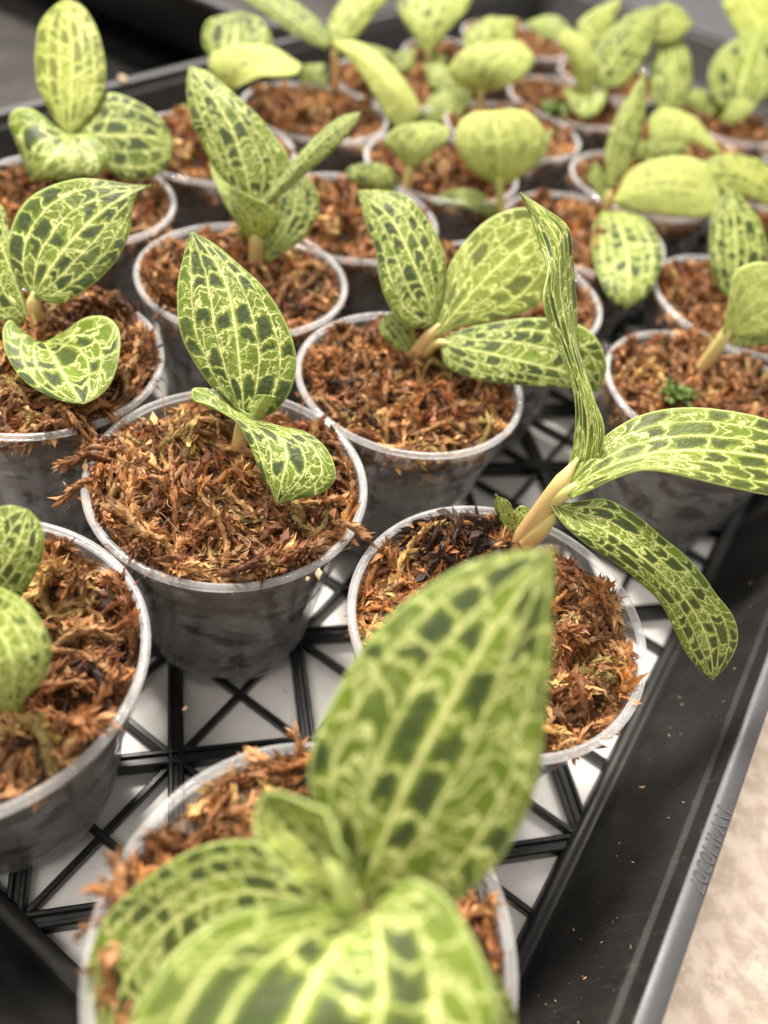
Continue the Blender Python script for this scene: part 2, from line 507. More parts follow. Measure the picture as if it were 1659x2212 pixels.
rim_prof = [(0.4355, ZR - 0.012), (0.445, ZR), (0.50, ZR + 0.004), (0.56, ZR - 0.004), (0.572, ZR - 0.015), (0.58, ZR - 0.12), (0.562, ZR - 0.12), (0.55, ZR - 0.04), (0.45, ZR - 0.045)]
tray_child('rim', rect_loft('rim', rim_prof, A0, A1, B0, B1), M_BRIM)
skirt_prof = [(0.45, ZR - 0.05), (0.12, -HC - 0.10), (0.05, -HC - 0.14)]
tray_child('skirt', rect_loft('skirt', skirt_prof, A0, A1, B0, B1), M_BLACK)

def clip_line(p, d):
    """part of the line p + s d inside the floor rectangle"""
    s0, s1 = -1e9, 1e9
    for (x, dx, lo, hi) in ((p[0], d[0], A0 - 0.02, A1 + 0.02), (p[1], d[1], B0 - 0.02, B1 + 0.02)):
        if abs(dx) < 1e-9:
            if x < lo or x > hi: return None
            continue
        q0, q1 = (lo - x) / dx, (hi - x) / dx
        if q0 > q1: q0, q1 = q1, q0
        s0, s1 = max(s0, q0), min(s1, q1)
    if s1 - s0 < 0.2: return None
    return s0, s1
def bar(p, d, prof):
    c = clip_line(p, d)
    if not c: return
    nrm = (-d[1], d[0])
    vs_, fs = [], []
    for s in c:
        for (w, z) in prof:
            vs_.append(tray(p[0] + d[0] * s + nrm[0] * w, p[1] + d[1] * s + nrm[1] * w, z))
    n = len(prof)
    for k in range(n):
        fs.append((k, (k + 1) % n, n + (k + 1) % n, n + k))
    tray_child('lattice_bar', mesh_of('lattice_bar', vs_, fs), M_BAR, smooth=False)
NS = 1.415                                  # node spacing along the tray
NA, NB = 0.28, -1.97
def main_prof(zt):
    return [(-0.060, -HC - 0.12), (0.060, -HC - 0.12), (0.058, zt - 0.012), (0.046, zt), (0.026, zt), (0.014, zt - 0.028), (-0.014, zt - 0.028), (-0.026, zt), (-0.046, zt), (-0.058, zt - 0.012)]
def thin_prof(zt, w=0.027):
    return [(-w, -HC - 0.115), (w, -HC - 0.115), (w * 0.95, zt - 0.012), (w * 0.6, zt), (-w * 0.6, zt), (-w * 0.95, zt - 0.012)]
h2 = math.sqrt(0.5)
step45 = NS * h2
for i in range(-30, 31):
    off = i * step45
    bar((NA - h2 * off, NB + h2 * off), (h2, h2), main_prof(-HC))
    bar((NA + h2 * off, NB + h2 * off), (h2, -h2), main_prof(-HC - 0.006))
for i in range(-30, 40):
    bar((NA + i * NS / 2, NB), (0, 1), thin_prof(-HC - 0.045))
    bar((NA, NB + i * NS / 2), (1, 0), thin_prof(-HC - 0.052))
# raised lettering on the rim
fc = bpy.data.curves.new('lettering', 'FONT')
fc.body = '1W4H0307'
fc.size = 0.0047
fc.extrude = 0.00005
fc.bevel_depth = 0.00006
to = bpy.data.objects.new('lettering_src', fc)
COL.objects.link(to)
dg = bpy.context.evaluated_depsgraph_get()
tm = bpy.data.meshes.new_from_object(to.evaluated_get(dg))
bpy.data.objects.remove(to)
tp0 = tray(3.26, 1.302, ZR + 0.003)
mt = Matrix((-T1, T2, Vector((0, 0, 1)))).transposed().to_4x4()
tm.transform(Matrix.Translation(tp0) @ mt)
tray_child('lettering', tm, M_BRIM, smooth=False)

# ------------------------------------------------------------------ neighbours behind the tray
def outer_tray(a0, a1, b0, b1, label):
    o = empty('plant_tray', tray((a0 + a1) / 2, (b0 + b1) / 2, -HC - 0.12))
    iv = Matrix.Translation(-Vector(o.location))
    for nm, pr, mt_ in (('wall', wall_prof, M_BLACK), ('rim', rim_prof, M_BRIM), ('skirt', skirt_prof, M_BLACK)):
        m_ = rect_loft(nm, pr, a0, a1, b0, b1); m_.transform(iv)
        link(nm, m_, mt_, o)
    fl = mesh_of('floor', [tray(a, b, -HC - 0.1) for (a, b) in ((a0, b0), (a1, b0), (a1, b1), (a0, b1))], [(0, 1, 2, 3)]); fl.transform(iv)
    link('floor_panel', fl, M_SOIL, o, smooth=False)
    tag(o, label, 'tray')
outer_tray(12.9, 30, -22, -10.3, 'second black tray at the top edge, behind the left rim')
zb = (-HC - 0.80) * R
bp = [on_plane(u, v, zb)[0] for (u, v) in ((205, -260), (213, 330), (640, 200), (560, 60), (470, -260))]  # flat black sheet, cut to outline, stands in for the dark area here
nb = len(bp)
gd = link('dark_area_filler', mesh_of('dark_area_filler', [tuple(p) for p in bp] + [(p.x, p.y, p.z + 0.0015) for p in bp],
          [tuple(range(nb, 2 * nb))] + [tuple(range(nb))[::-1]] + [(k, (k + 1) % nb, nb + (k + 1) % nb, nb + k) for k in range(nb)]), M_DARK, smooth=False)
tag(gd, 'matt black film for the dark area behind the left rim of the tray', 'filler')
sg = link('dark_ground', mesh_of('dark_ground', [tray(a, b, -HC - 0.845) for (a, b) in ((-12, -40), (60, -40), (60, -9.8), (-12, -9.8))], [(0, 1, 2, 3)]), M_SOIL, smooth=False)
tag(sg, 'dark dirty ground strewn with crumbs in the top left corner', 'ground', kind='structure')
gb = link('bench', box_mesh('bench', *tray(42, -2, 0).xy, 17 * R, 30 * R, ZG + 0.0015, ZG + 0.02, ANG), M_BRIM, smooth=False)
tag(gb, 'smooth grey bench top beyond the far end of the tray', 'bench')

# ------------------------------------------------------------------ cups
LIP = 0.978 * R
def cup_profiles():
    z = lambda q: q * R
    r = lambda q: q * R
    th = 0.012
    wall = [(r(0.935), z(-0.035)), (r(0.925), z(-0.10)), (r(0.895), z(-0.40)), (r(0.872), z(-0.425)), (r(0.862), z(-0.45)), (r(0.68), z(-1.56)), (r(0.655), z(-1.60)),
            (r(0.643), z(-1.60)), (r(0.668), z(-1.555)), (r(0.850), z(-0.45)), (r(0.860), z(-0.42)), (r(0.883), z(-0.395)), (r(0.913), z(-0.10)), (r(0.923), z(-0.035))]
    rim = []
    for i in range(12):
        a = 2 * math.pi * i / 12
        rim.append((LIP - r(0.030) + r(0.030) * math.cos(a), z(-0.012) + r(0.026) * math.sin(a)))
    return wall, rim
_w, _rm = cup_profiles()
ME_WALL = lathe('wall', _w, 96, True)
ME_RIM = lathe('rim', _rm, 96, True)
ME_LEDGE = lathe('ledge', [(0.922 * R, -0.030 * R), (0.934 * R, -0.012 * R), (0.926 * R, -0.036 * R), (0.9215 * R, -0.05 * R)], 96, True)
ME_BASE = lathe('base', [(0.0005, -1.575 * R), (0.60 * R, -1.58 * R), (0.642 * R, -1.595 * R), (0.64 * R, -1.607 * R), (0.60 * R, -1.595 * R), (0.0005, -1.59 * R)], 64)
def foot_mesh():
    bm_v, bm_f = [], []
    for k in range(6):
        a0 = k * math.pi / 3
        n = 8
        b = len(bm_v)
        for i in range(n + 1):
            a = a0 + i / n * 0.78
            for (rr, zz) in ((0.655, -1.602), (0.645, -1.698), (0.625, -1.698), (0.63, -1.602)):
                bm_v.append((rr * R * math.cos(a), rr * R * math.sin(a), zz * R))
        for i in range(n):
            for q in range(4):
                q2 = (q + 1) % 4
                bm_f.append((b + i * 4 + q, b + (i + 1) * 4 + q, b + (i + 1) * 4 + q2, b + i * 4 + q2))
        bm_f.append((b, b + 1, b + 2, b + 3)); bm_f.append((b + n * 4 + 3, b + n * 4 + 2, b + n * 4 + 1, b + n * 4))
    return mesh_of('foot', bm_v, bm_f)
ME_FOOT = foot_mesh()
def make_cup(pos, rz, tilt, label):
    o = empty('plastic_cup', pos, rz)
    o.rotation_euler = (tilt[0], tilt[1], rz)
    for nm, me_, mt_ in (('rim', ME_RIM, M_RIM), ('wall', ME_WALL, M_WALL), ('base', ME_BASE, M_WALL), ('foot_ring', ME_FOOT, M_WALL)):
        link(nm, me_, mt_, o)
    tag(o, label, 'cup', 'clear plastic cups standing in the tray')
    return o

# ------------------------------------------------------------------ dried moss
PAL = np.array([1.45, 1.42, 1.30]) * np.array([[0.30, 0.135, 0.055], [0.38, 0.19, 0.085], [0.20, 0.075, 0.03], [0.47, 0.27, 0.12], [0.12, 0.045, 0.02],
                [0.36, 0.15, 0.045], [0.52, 0.33, 0.13], [0.034, 0.016, 0.010], [0.27, 0.20, 0.07]])
def moss_mesh(name, seed, level=-3.5, amp=2.5, slope=(0, 0), lumps=(), n_str=330, weights=None, zones=(), spill=()):
    """level, amp, lump sizes in mm; strands draped on an uneven surface inside the cup"""
    g_ = np.random.default_rng(seed)
    ph = g_.uniform(0, 6.28, 12)
    kx = g_.uniform(-0.55, 0.55, 12); ky = g_.uniform(-0.55, 0.55, 12)
    RI = 0.895 * 35.0
    def height(x, y):
        h = level + slope[0] * x / 35 + slope[1] * y / 35
        n_ = sum(np.sin(kx[i] * x + ky[i] * y + ph[i]) for i in range(12)) / 3.4
        h = h + 1.25 * amp * n_
        for (lx, ly, lr, lh) in lumps:
            h = h + lh * np.exp(-((x - lx) ** 2 + (y - ly) ** 2) / lr ** 2)
        return h
    V, F, C = [], [], []
    nv = 0
    wts = np.array(weights if weights is not None else [5, 5, 4, 3, 2.2, 2.5, 1.3, 1.6, 0.8], float); wts /= wts.sum()
    NP = 11
    for s in range(n_str):
        is_sp = s < len(spill)
        L = g_.uniform(8, 23)
        if is_sp:
            rr, th, hd, L = spill[s]
        else:
            rr = RI * math.sqrt(g_.uniform(0, 1)) * 0.97
            th = g_.uniform(0, 2 * math.pi); hd = g_.uniform(0, 2 * math.pi)
        x, y = rr * math.cos(th), rr * math.sin(th)
        curl = g_.normal(0, 0.20) if not is_sp else 0.05
        pts = []
        lift = g_.uniform(-2.4, 1.5) + (0.5 if is_sp else 0)
        arch = max(0, g_.normal(0.2, 1.3)) if not is_sp else 1.0
        endup = g_.normal(0, 1.2)
        for i in range(NP):
            q = i / (NP - 1)
            rad = math.hypot(x, y)
            if rad > RI * 0.975 and not is_sp:
                x *= RI * 0.975 / rad; y *= RI * 0.975 / rad
                hd += 0.5
            hz = float(height(x, y)) if not is_sp else max(float(height(x * min(1, 28 / rad), y * min(1, 28 / rad))), 1.3 - max(0, rad - 33) * 0.5)
            pts.append((x, y, hz + lift + arch * math.sin(q * math.pi) + endup * q * q))
            hd += curl + g_.normal(0, 0.16)
            x += math.cos(hd) * L / (NP - 1); y += math.sin(hd) * L / (NP - 1)
        P = np.array(pts)
        T = np.gradient(P, axis=0); T /= np.linalg.norm(T, axis=1)[:, None] + 1e-9
        up = np.array([0.01, 0.02, 1.0])
        N1 = np.cross(T, up); N1 /= np.linalg.norm(N1, axis=1)[:, None] + 1e-9
        N2 = np.cross(N1, T)
        wcur = wts
        for (zx, zy, zr, zw) in zones:
            if (P[4, 0] - zx) ** 2 + (P[4, 1] - zy) ** 2 < zr ** 2: wcur = np.array(zw, float) / sum(zw)
        fld = math.sin(P[5, 0] * 0.21 + ph[3]) + math.sin(P[5, 1] * 0.19 + ph[4]) + math.sin((P[5, 0] + P[5, 1]) * 0.16 + ph[5])
        wf = wcur * np.exp(np.array([0.1, 0.5, -0.2, 1.0, -1.1, 0.0, 1.2, -1.5, 0.3]) * fld * 0.8); wf /= wf.sum()
        col = PAL[g_.choice(9, p=wf)] * g_.uniform(0.8, 1.25)
        if lift > -0.6 and col.sum() < 0.28 and not any(z_[3][7] > 4 for z_ in zones if (P[4, 0] - z_[0]) ** 2 + (P[4, 1] - z_[1]) ** 2 < z_[2] ** 2): col = PAL[g_.integers(0, 4)] * g_.uniform(0.7, 1.1)  # darkest strands stay low, their colour standing in for shaded gaps
        if is_sp: col = PAL[g_.integers(0, 2)] * g_.uniform(0.8, 1.2)
        r0 = g_.uniform(0.4, 1.0)
        q = np.linspace(0, 1, NP)
        rad = r0 * (0.55 + 0.6 * np.sin(q * 2.6 + 0.25))
        # core of the strand
        SG = 6
        for i in range(NP):
            for k in range(SG):
                a = 2 * math.pi * k / SG
                jit = 1 + 0.25 * g_.normal()
                V.append(P[i] + (N1[i] * math.cos(a) + N2[i] * math.sin(a)) * rad[i] * jit)
                C.append(col * 0.72)
        for i in range(NP - 1):
            for k in range(SG):
                k2 = (k + 1) % SG
                F.append((nv + i * SG + k, nv + i * SG + k2, nv + (i + 1) * SG + k2, nv + (i + 1) * SG + k))
        nv += NP * SG
        # scale leaves
        m_ = int(L * g_.uniform(8, 14))
        qs = g_.uniform(0, 1, m_); fi = qs * (NP - 1)
        i0 = np.minimum(fi.astype(int), NP - 2); fr = (fi - i0)[:, None]
        p0 = P[i0] * (1 - fr) + P[i0 + 1] * fr
        t0 = T[i0]; a = g_.uniform(0, 2 * math.pi, m_)[:, None]
        rd = N1[i0] * np.cos(a) + N2[i0] * np.sin(a)
        tg = -N1[i0] * np.sin(a) + N2[i0] * np.cos(a)
        rl = np.interp(qs, q, rad)[:, None]
        ln = (g_.gamma(2.8, 0.52, m_).clip(0.4, 4.8) * (0.8 + 0.4 * r0))[:, None]
        wd = ln * g_.uniform(0.09, 0.24, m_)[:, None]
        spread = (g_.uniform(0.0, 0.95, m_) ** 1.7)[:, None]
        d1 = t0 + rd * spread + g_.normal(0, 0.16, (m_, 3))
        d1 /= np.linalg.norm(d1, axis=1)[:, None]
        d2 = d1 + rd * g_.uniform(-0.5, 0.7, m_)[:, None] + g_.normal(0, 0.15, (m_, 3))
        d2 /= np.linalg.norm(d2, axis=1)[:, None]
        b0 = p0 + rd * rl * 0.75
        mm_ = b0 + d1 * ln * 0.5
        tip = mm_ + d2 * ln * 0.55
        curlw = rd * ln * g_.uniform(-0.15, 0.15, m_)[:, None]
        ml = mm_ + tg * wd + curlw; mr = mm_ - tg * wd + curlw
        quad = np.stack([b0, ml, tip, mr], 1).reshape(-1, 3)
        V.extend(quad)
        lc = col * (g_.uniform(0.84, 1.16, m_) * (0.8 + 0.4 * np.sin(qs * 5 + ph[s % 12])))[:, None]
        tipc = np.minimum(lc * 1.12 + 0.008, 0.8)
        C.extend(np.stack([lc * 0.75, lc, tipc, lc], 1).reshape(-1, 3))
        for j in range(m_):
            b = nv + 4 * j
            F.append((b, b + 1, b + 3)); F.append((b + 1, b + 2, b + 3))
        nv += 4 * m_
    # loose fibres lying over the strands
    for s in range(70):
        rr = RI * math.sqrt(g_.uniform(0, 0.9)); th = g_.uniform(0, 6.28); hd = g_.uniform(0, 6.28)
        x, y = rr * math.cos(th), rr * math.sin(th); cv = g_.normal(0, 0.28); L = g_.uniform(4, 15)
        lf = g_.uniform(0.2, 1.6); rise = g_.uniform(0, 2.6); fr_ = g_.uniform(0.06, 0.17)
        col = np.array([[0.42, 0.22, 0.10], [0.30, 0.09, 0.03], [0.60, 0.42, 0.22], [0.10, 0.05, 0.03]][g_.integers(4)])
        b = nv
        for i in range(12):
            q_ = i / 11
            rad_ = math.hypot(x, y)
            if rad_ > RI * 0.97: x *= RI * 0.97 / rad_; y *= RI * 0.97 / rad_
            c_ = np.array([x, y, float(height(x, y)) + lf + rise * math.sin(q_ * 3.0)])
            nx, ny = -math.sin(hd), math.cos(hd)
            V.append(c_ + np.array([nx, ny, 0]) * fr_); V.append(c_ - np.array([nx, ny, 0]) * fr_); V.append(c_ + np.array([0, 0, 1]) * fr_)
            C.extend([col] * 3)
            hd += cv + g_.normal(0, 0.2); x += math.cos(hd) * L / 11; y += math.sin(hd) * L / 11
        for i in range(11):
            for k in range(3):
                k2 = (k + 1) % 3
                F.append((b + 3 * i + k, b + 3 * i + k2, b + 3 * i + 3 + k2, b + 3 * i + 3 + k))
        nv += 36
    # flakes pressed flat against the inside of the wall
    for s in range(60):
        a0 = g_.uniform(0, 6.28); z0 = -g_.uniform(0.08, 1.45) ** 1.0 * 35
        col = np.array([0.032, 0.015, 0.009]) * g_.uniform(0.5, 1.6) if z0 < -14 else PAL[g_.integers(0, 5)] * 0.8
        for j in range(int(g_.integers(4, 15))):
            da = g_.normal(0, 0.13); dz = g_.normal(0, 1.4) + da * 5 * math.sin(a0 * 7)
            z1 = min(max(z0 + dz, -51), -2.5); aa_ = a0 + da
            rr_ = 35 * (0.913 - 0.03 * (-z1 / 35 - 0.1) / 0.3) if z1 > -14 else 35 * (0.850 - 0.182 * (-z1 / 35 - 0.45) / 1.105)
            rr_ -= 0.35
            tx = np.array([-math.sin(aa_), math.cos(aa_), 0]); tz = np.array([0.16 * math.cos(aa_), 0.16 * math.sin(aa_), 1.0])
            an = g_.normal(0, 0.5); d_ = tx * math.cos(an) + tz * math.sin(an); e_ = -tx * math.sin(an) + tz * math.cos(an)
            c_ = np.array([math.cos(aa_) * rr_, math.sin(aa_) * rr_, z1]); ln_ = g_.uniform(0.8, 2.6); w_ = ln_ * g_.uniform(0.3, 0.6)
            V.extend([c_ - d_ * ln_, c_ + e_ * w_, c_ + d_ * ln_, c_ - e_ * w_]); C.extend([col] * 4)
            F.append((nv, nv + 1, nv + 3)); F.append((nv + 1, nv + 2, nv + 3)); nv += 4
    nface_str = len(F)
    # packed body of the clump under the strands
    NA_, NR = 64, 14
    def inner_r(z): # mm
        zz = z / 35
        if zz > -0.40: return 35 * (0.913 + (0.883 - 0.913) * (-zz - 0.1) / 0.3)
        return 35 * (0.850 + (0.668 - 0.850) * (-zz - 0.45) / 1.105)
    rows = []
    rows.append([nv]); V.append(np.array([0, 0, float(height(0, 0)) - 1.6])); C.append(PAL[4]); nv += 1
    edge_r = 0.875 * 35
    for i in range(1, NR + 1):
        row = []
        for k in range(NA_):
            a = 2 * math.pi * k / NA_
            rr = edge_r * i / NR
            x, y = rr * math.cos(a), rr * math.sin(a)
            zz = float(height(x, y)) - 1.6 + g_.normal(0, 0.35)
            if i == NR: zz = min(zz, -1.5)
            row.append(nv); V.append(np.array([x, y, zz])); C.append(PAL[4]); nv += 1
        rows.append(row)
    zt = [V[i][2] for i in rows[-1]]
    NZ = 16
    for j in range(1, NZ + 1):
        row = []
        for k in range(NA_):
            a = 2 * math.pi * k / NA_
            z_ = zt[k] * (1 - j / NZ) + (-1.53 * 35) * j / NZ
            gap = 1.5 + abs(g_.normal(0, 0.3))
            rr = inner_r(z_) - gap
            row.append(nv); V.append(np.array([rr * math.cos(a), rr * math.sin(a), z_])); C.append(PAL[4]); nv += 1
        rows.append(row)
    for k in range(NA_):
        F.append((rows[0][0], rows[1][k], rows[1][(k + 1) % NA_]))
    for i in range(1, len(rows) - 1):
        for k in range(NA_):
            k2 = (k + 1) % NA_
            F.append((rows[i][k], rows[i + 1][k], rows[i + 1][k2], rows[i][k2]))
    F.append(tuple(rows[-1]))
    Va = np.array(V) * 0.001
    me_ = bpy.data.meshes.new(name)
    me_.from_pydata(Va.tolist(), [], F)
    me_.materials.append(M_MOSS); me_.materials.append(M_CORE); me_.materials.append(M_SIDE)
    mi = np.zeros(len(F), int); mi[nface_str:] = 1; mi[nface_str + NA_ * NR:] = 2
    me_.polygons.foreach_set('material_index', mi.tolist())
    sm = np.ones(len(F), bool)
    me_.polygons.foreach_set('use_smooth', sm.tolist())
    ca_ = me_.color_attributes.new('tint', 'FLOAT_COLOR', 'POINT')
    Ca = np.c_[np.array(C), np.ones(len(C))]
    ca_.data.foreach_set('color', Ca.ravel().tolist())
    me_.update()
    return me_

# ------------------------------------------------------------------ leaves, stems
def leaf(parent, spec, d0, name='leaf'):
    N = spec.get('n', 36); K = spec.get('k', 8)
    m = catmull(spec['m'], N); l = catmull(spec['l'], N); r_ = catmull(spec['r'], N)
    q = np.linspace(0, 1, N)
    dd = spec.get('d', (0, 0, 0))
    md = np.interp(q, np.linspace(0, 1, len(dd)), dd)
    if len(dd) >= 3:   # smooth it
        cf = np.polyfit(np.linspace(0, 1, len(dd)), dd, min(3, len(dd) - 1)); md = np.polyval(cf, q)
    cup = spec.get('cup', 0.0)
    cl, cr = cup if isinstance(cup, tuple) else (cup, cup)
    env = np.sin(np.pi * np.clip(q * 0.94 + 0.06, 0, 1)) ** 0.7
    ld = md + cl * env; rd = md + cr * env
    if l.shape[1] > 2: ld = l[:, 2]
    if r_.shape[1] > 2: rd = r_[:, 2]
    if m.shape[1] > 2: md = m[:, 2]
    def un(p, d):
        return np.array([at(p[i, 0], p[i, 1], d0 + d[i] * MM) for i in range(N)])
    M3, L3, R3 = un(m, md), un(l, ld), un(r_, rd)
    ts = np.linspace(-1, 1, 2 * K + 1)
    seed = spec.get('seed', rng.uniform(0, 1))
    g_ = np.random.default_rng(int(seed * 1e6))
    ph = g_.uniform(0, 6.28, 6)
    wid = np.linalg.norm(R3 - L3, axis=1)
    wmean = max(wid.max() * 0.5, 1e-4) * spec.get('vs', 1.0)
    arc = np.r_[0, np.cumsum(np.linalg.norm(np.diff(M3, axis=0), axis=1))]
    V = np.zeros((N, 2 * K + 1, 3))
    for j, t in enumerate(ts):
        lag = M3 + t * (R3 - L3) / 2 + t * t * ((R3 + L3) / 2 - M3)
        lin = M3 + (t * (R3 - M3) if t > 0 else -t * (L3 - M3))
        w = spec.get('fold', 0.45)
        V[:, j] = lag * (1 - w) + lin * w
    # gentle unevenness along the view-facing normal
    nrm = np.cross(np.gradient(V, axis=0), np.gradient(V, axis=1))
    nrm /= np.linalg.norm(nrm, axis=2)[:, :, None] + 1e-12
    camv = np.array(CAM) - V
    facing = float(np.sum(nrm * camv))
    und = np.zeros((N, 2 * K + 1))
    for j, t in enumerate(ts):
        und[:, j] = (np.sin(arc / wmean * 4.2 + ph[0] + t) * 0.5 + np.sin(arc / wmean * 7.3 + ph[1] - 2 * t) * 0.35) * abs(t) ** 1.5 * spec.get('wave', 0.45) * MM
    V += nrm * und[:, :, None] * env[:, None, None]
    want = -1 if spec.get('under') else 1
    flip = (facing * want) < 0
    W = 2 * K + 1
    faces = []
    for i in range(N - 1):
        for j in range(W - 1):
            f_ = (i * W + j, (i + 1) * W + j, (i + 1) * W + j + 1, i * W + j + 1)
            faces.append(f_[::-1] if flip else f_)
    origin = Vector(parent.location)
    verts = (V.reshape(-1, 3) - np.array(origin))
    me_ = mesh_of(name, verts.tolist(), faces)
    # make sure the upper face looks the wanted way
    uvl = me_.uv_layers.new(name='UVMap')
    aa = arc / wmean
    uvs = np.zeros((len(me_.loops), 2))
    vi = np.zeros(len(me_.loops), int); me_.loops.foreach_get('vertex_index', vi)
    uvs[:, 0] = aa[vi // W]; uvs[:, 1] = ts[vi % W]
    uvl.data.foreach_set('uv', uvs.ravel().tolist())
    for nm, val in (('seed', seed), ('yellow', spec.get('y', 0.0) * 0.68), ('dark', spec.get('dk', 0.5))):
        at_ = me_.attributes.new(nm, 'FLOAT', 'POINT')
        at_.data.foreach_set('value', [val] * len(me_.vertices))
    o = link(name, me_, [M_LEAF, M_LEAFU], parent)
    md_ = o.modifiers.new('thickness', 'SOLIDIFY')
    md_.thickness = 0.00042
    md_.offset = -1.0
    md_.material_offset = 1
    md_.material_offset_rim = 0
    if spec.get('label'): o['label'] = spec['label']
    return o
def stem(parent, pts, d0, green=(0.0, 0.5), name='stem', seg=12):
    """pts: (u, v, depth offset mm, radius mm)"""
    p = catmull([(a, b, c, d) for (a, b, c, d) in pts], 16)
    path = [at(x[0], x[1], d0 + x[2] * MM) - Vector(parent.location) for x in p]
    fade = [1.0 - 0.65 * max(0.0, (i / 15.0 - 0.8) / 0.2) for i in range(16)]
    me_ = tube(name, path, [x[3] * MM * fade[i] for i, x in enumerate(p)], seg)
    ga = me_.attributes.new('green', 'FLOAT', 'POINT')
    ga.data.foreach_set('value', [green[0] + (green[1] - green[0]) * (i // seg) / 15.0 for i in range(len(me_.vertices))])
    return link(name, me_, M_STEM, parent)
def plant(base, label, leaves, stems, zm=-0.10, parts=()):
    P, dep = on_plane(base[0], base[1], zm * R)
    root = empty('orchid_plant', P)
    for (pts, gr, nm) in stems: stem(root, pts, dep, gr, nm)
    for sp in leaves: leaf(root, sp, dep, sp.get('name', 'leaf'))
    tag(root, label, 'plant', 'jewel-veined seedlings in the tray')
    return root, dep
def moss_in(mesh, cup_loc, rz, label):
    o = bpy.data.objects.new('sphagnum_moss', mesh)
    COL.objects.link(o)
    o.location = cup_loc; o.rotation_euler = (0, 0, rz)
    tag(o, label, 'moss', 'dried moss filling the cups', 'stuff')
    return o

# ------------------------------------------------------------------ cups and moss in their places
def grid(c, j):
    return (0.9 + 1.95 * j - 0.05, -0.30 - 1.985 * c)
CUPS = {  # key: (t1, t2, description of what grows there)
    'A': (2.86, -2.52), 'F': (0.90, -2.66), 'B': (3.09, -0.45), 'G': (0.90, -0.27), 'C': (4.77, -2.22), 'E': (2.84, -4.50), 'D': (4.90, -4.19), 'H': (6.63, -0.12), 'I': (8.56, -0.35),
}
WHICH = {
    'A': 'at the centre, under the sharp leaf with square dark patches',
    'B': 'nearest the right wall, holding the tall twisted plant',
    'C': 'with the three spreading leaves, just right of centre',
    'D': 'behind the centre, under the big pale drooping-sided leaf',
    'E': 'at the left edge, under the heart-shaped hanging leaf',
    'F': 'cut by the left edge, lowest on that side',
    'G': 'in the foreground, half hidden by huge blurred leaves',
    'H': 'at the right edge with the slanting tan stem',
    'I': 'at the right edge, behind the slanting tan stem',
    (1, 3): 'hidden behind the olive-brown leaf right of centre',
    (1, 4): 'below the leaf that hangs straight down',
    (1, 5): 'between the hanging leaf and the right edge',
    (1, 6): 'under the upright oval leaf at upper right',
    (1, 7): 'under the broad mottled leaf near the right edge',
    (2, 3): 'upper centre, beside the small dark spotted leaf',
    (2, 4): 'below the round bright leaf on a straight stalk',
    (2, 5): 'under the yellow-green leaf at top centre',
    (2, 6): 'with a green tuft, under the yellow folded leaf',
    (2, 7): 'far back, under the large mottled leaf',
    (3, 2): 'upper left, under the upright yellow leaf',
    (3, 3): 'upper left, behind the big pale leaf',
    (3, 4): 'below the long drooping bright yellow leaf',
    (3, 5): 'behind the long drooping bright yellow leaf',
    (3, 6): 'far back, under the pale leaf at the top edge',
    (3, 7): 'farthest back at the top edge, left of the mottled leaves',
    (0, 5): 'cut by the right edge, third from the slanting stem',
    (0, 6): 'cut by the right edge, farthest back',
}
for kk in WHICH:
    if not isinstance(kk, str): CUPS[kk] = grid(*kk)
mossA = moss_mesh('mossA', 11, -2.6, 2.0, (-0.5, -2.5), lumps=((14, -10, 10, 2.5), (-14, 10, 9, 1.5)), n_str=400,
                  zones=((-15, 12, 9, (1, 2, 0.3, 5, 0.3, 0.5, 7, 0.2, 2.5)),),
                  spill=((28, math.radians(188), math.radians(185), 13), (28, math.radians(191), math.radians(178), 12), (29, math.radians(202), math.radians(215), 10), (29, math.radians(-18), math.radians(-40), 10), (27, math.radians(186), math.radians(175), 12)))
mossB = moss_mesh('mossB', 12, -5.0, 1.8, (0.5, 0.0), lumps=((-13, 19, 7.5, 9.0), (-3, 24, 5, 7.0), (8, -14, 9, 3)), n_str=400,
                  zones=((-13, 19, 9.0, (0.2, 0.05, 0.8, 0.02, 4, 0.1, 0.02, 16, 0.05)), (18, 10, 11, (1, 2, 1, 3, 1, 0.5, 1.5, 0.5, 5)), (-22, 4, 10, (3, 2, 1, 2, 0.5, 6, 2, 0.2, 0.2))))
mossC = moss_mesh('mossC', 13, -3.6, 1.8, (0, 0), lumps=((-4, 12, 9, 3), (12, -6, 9, 2)), n_str=350,
                  weights=(4, 3, 5, 2, 4, 3, 0.8, 3, 0.8), zones=((2, 8, 9, (0.6, 0.2, 2, 0.1, 4, 0.3, 0.1, 5, 0.2)),))
mossF = moss_mesh('mossF', 14, -3.2, 2.0, (1.0, 0), lumps=((10, 12, 10, 2),), n_str=350, weights=(5, 4, 5, 2.5, 4, 2, 0.8, 2.5, 0.5))
mossG = moss_mesh('mossG', 15, -3.2, 2.0, (-1.0, 0), lumps=((-8, 20, 7, 3), (-22, -4, 7, 3)), n_str=350, weights=(5, 4, 3, 3, 1.5, 5, 1.5, 1, 0.4),
                  spill=((28, math.radians(175), math.radians(185), 9), (29, math.radians(114), math.radians(150), 8), (30, math.radians(110), math.radians(60), 7), (27, math.radians(182), math.radians(195), 9), (28, math.radians(178), math.radians(260), 9), (29, math.radians(185), math.radians(100), 9)))
mossX = moss_mesh('mossX', 16, -3.4, 1.8, (0, 0), lumps=((6, 6, 9, 2),), n_str=300, weights=(5, 5, 3, 3, 1.5, 3.5, 1.2, 1, 0.4))
mossY = moss_mesh('mossY', 17, -4.2, 2.2, (0.6, 0.4), lumps=((-9, 3, 9, 3),), n_str=300, weights=(4, 4, 5, 2, 3, 4, 0.8, 2, 0.8))
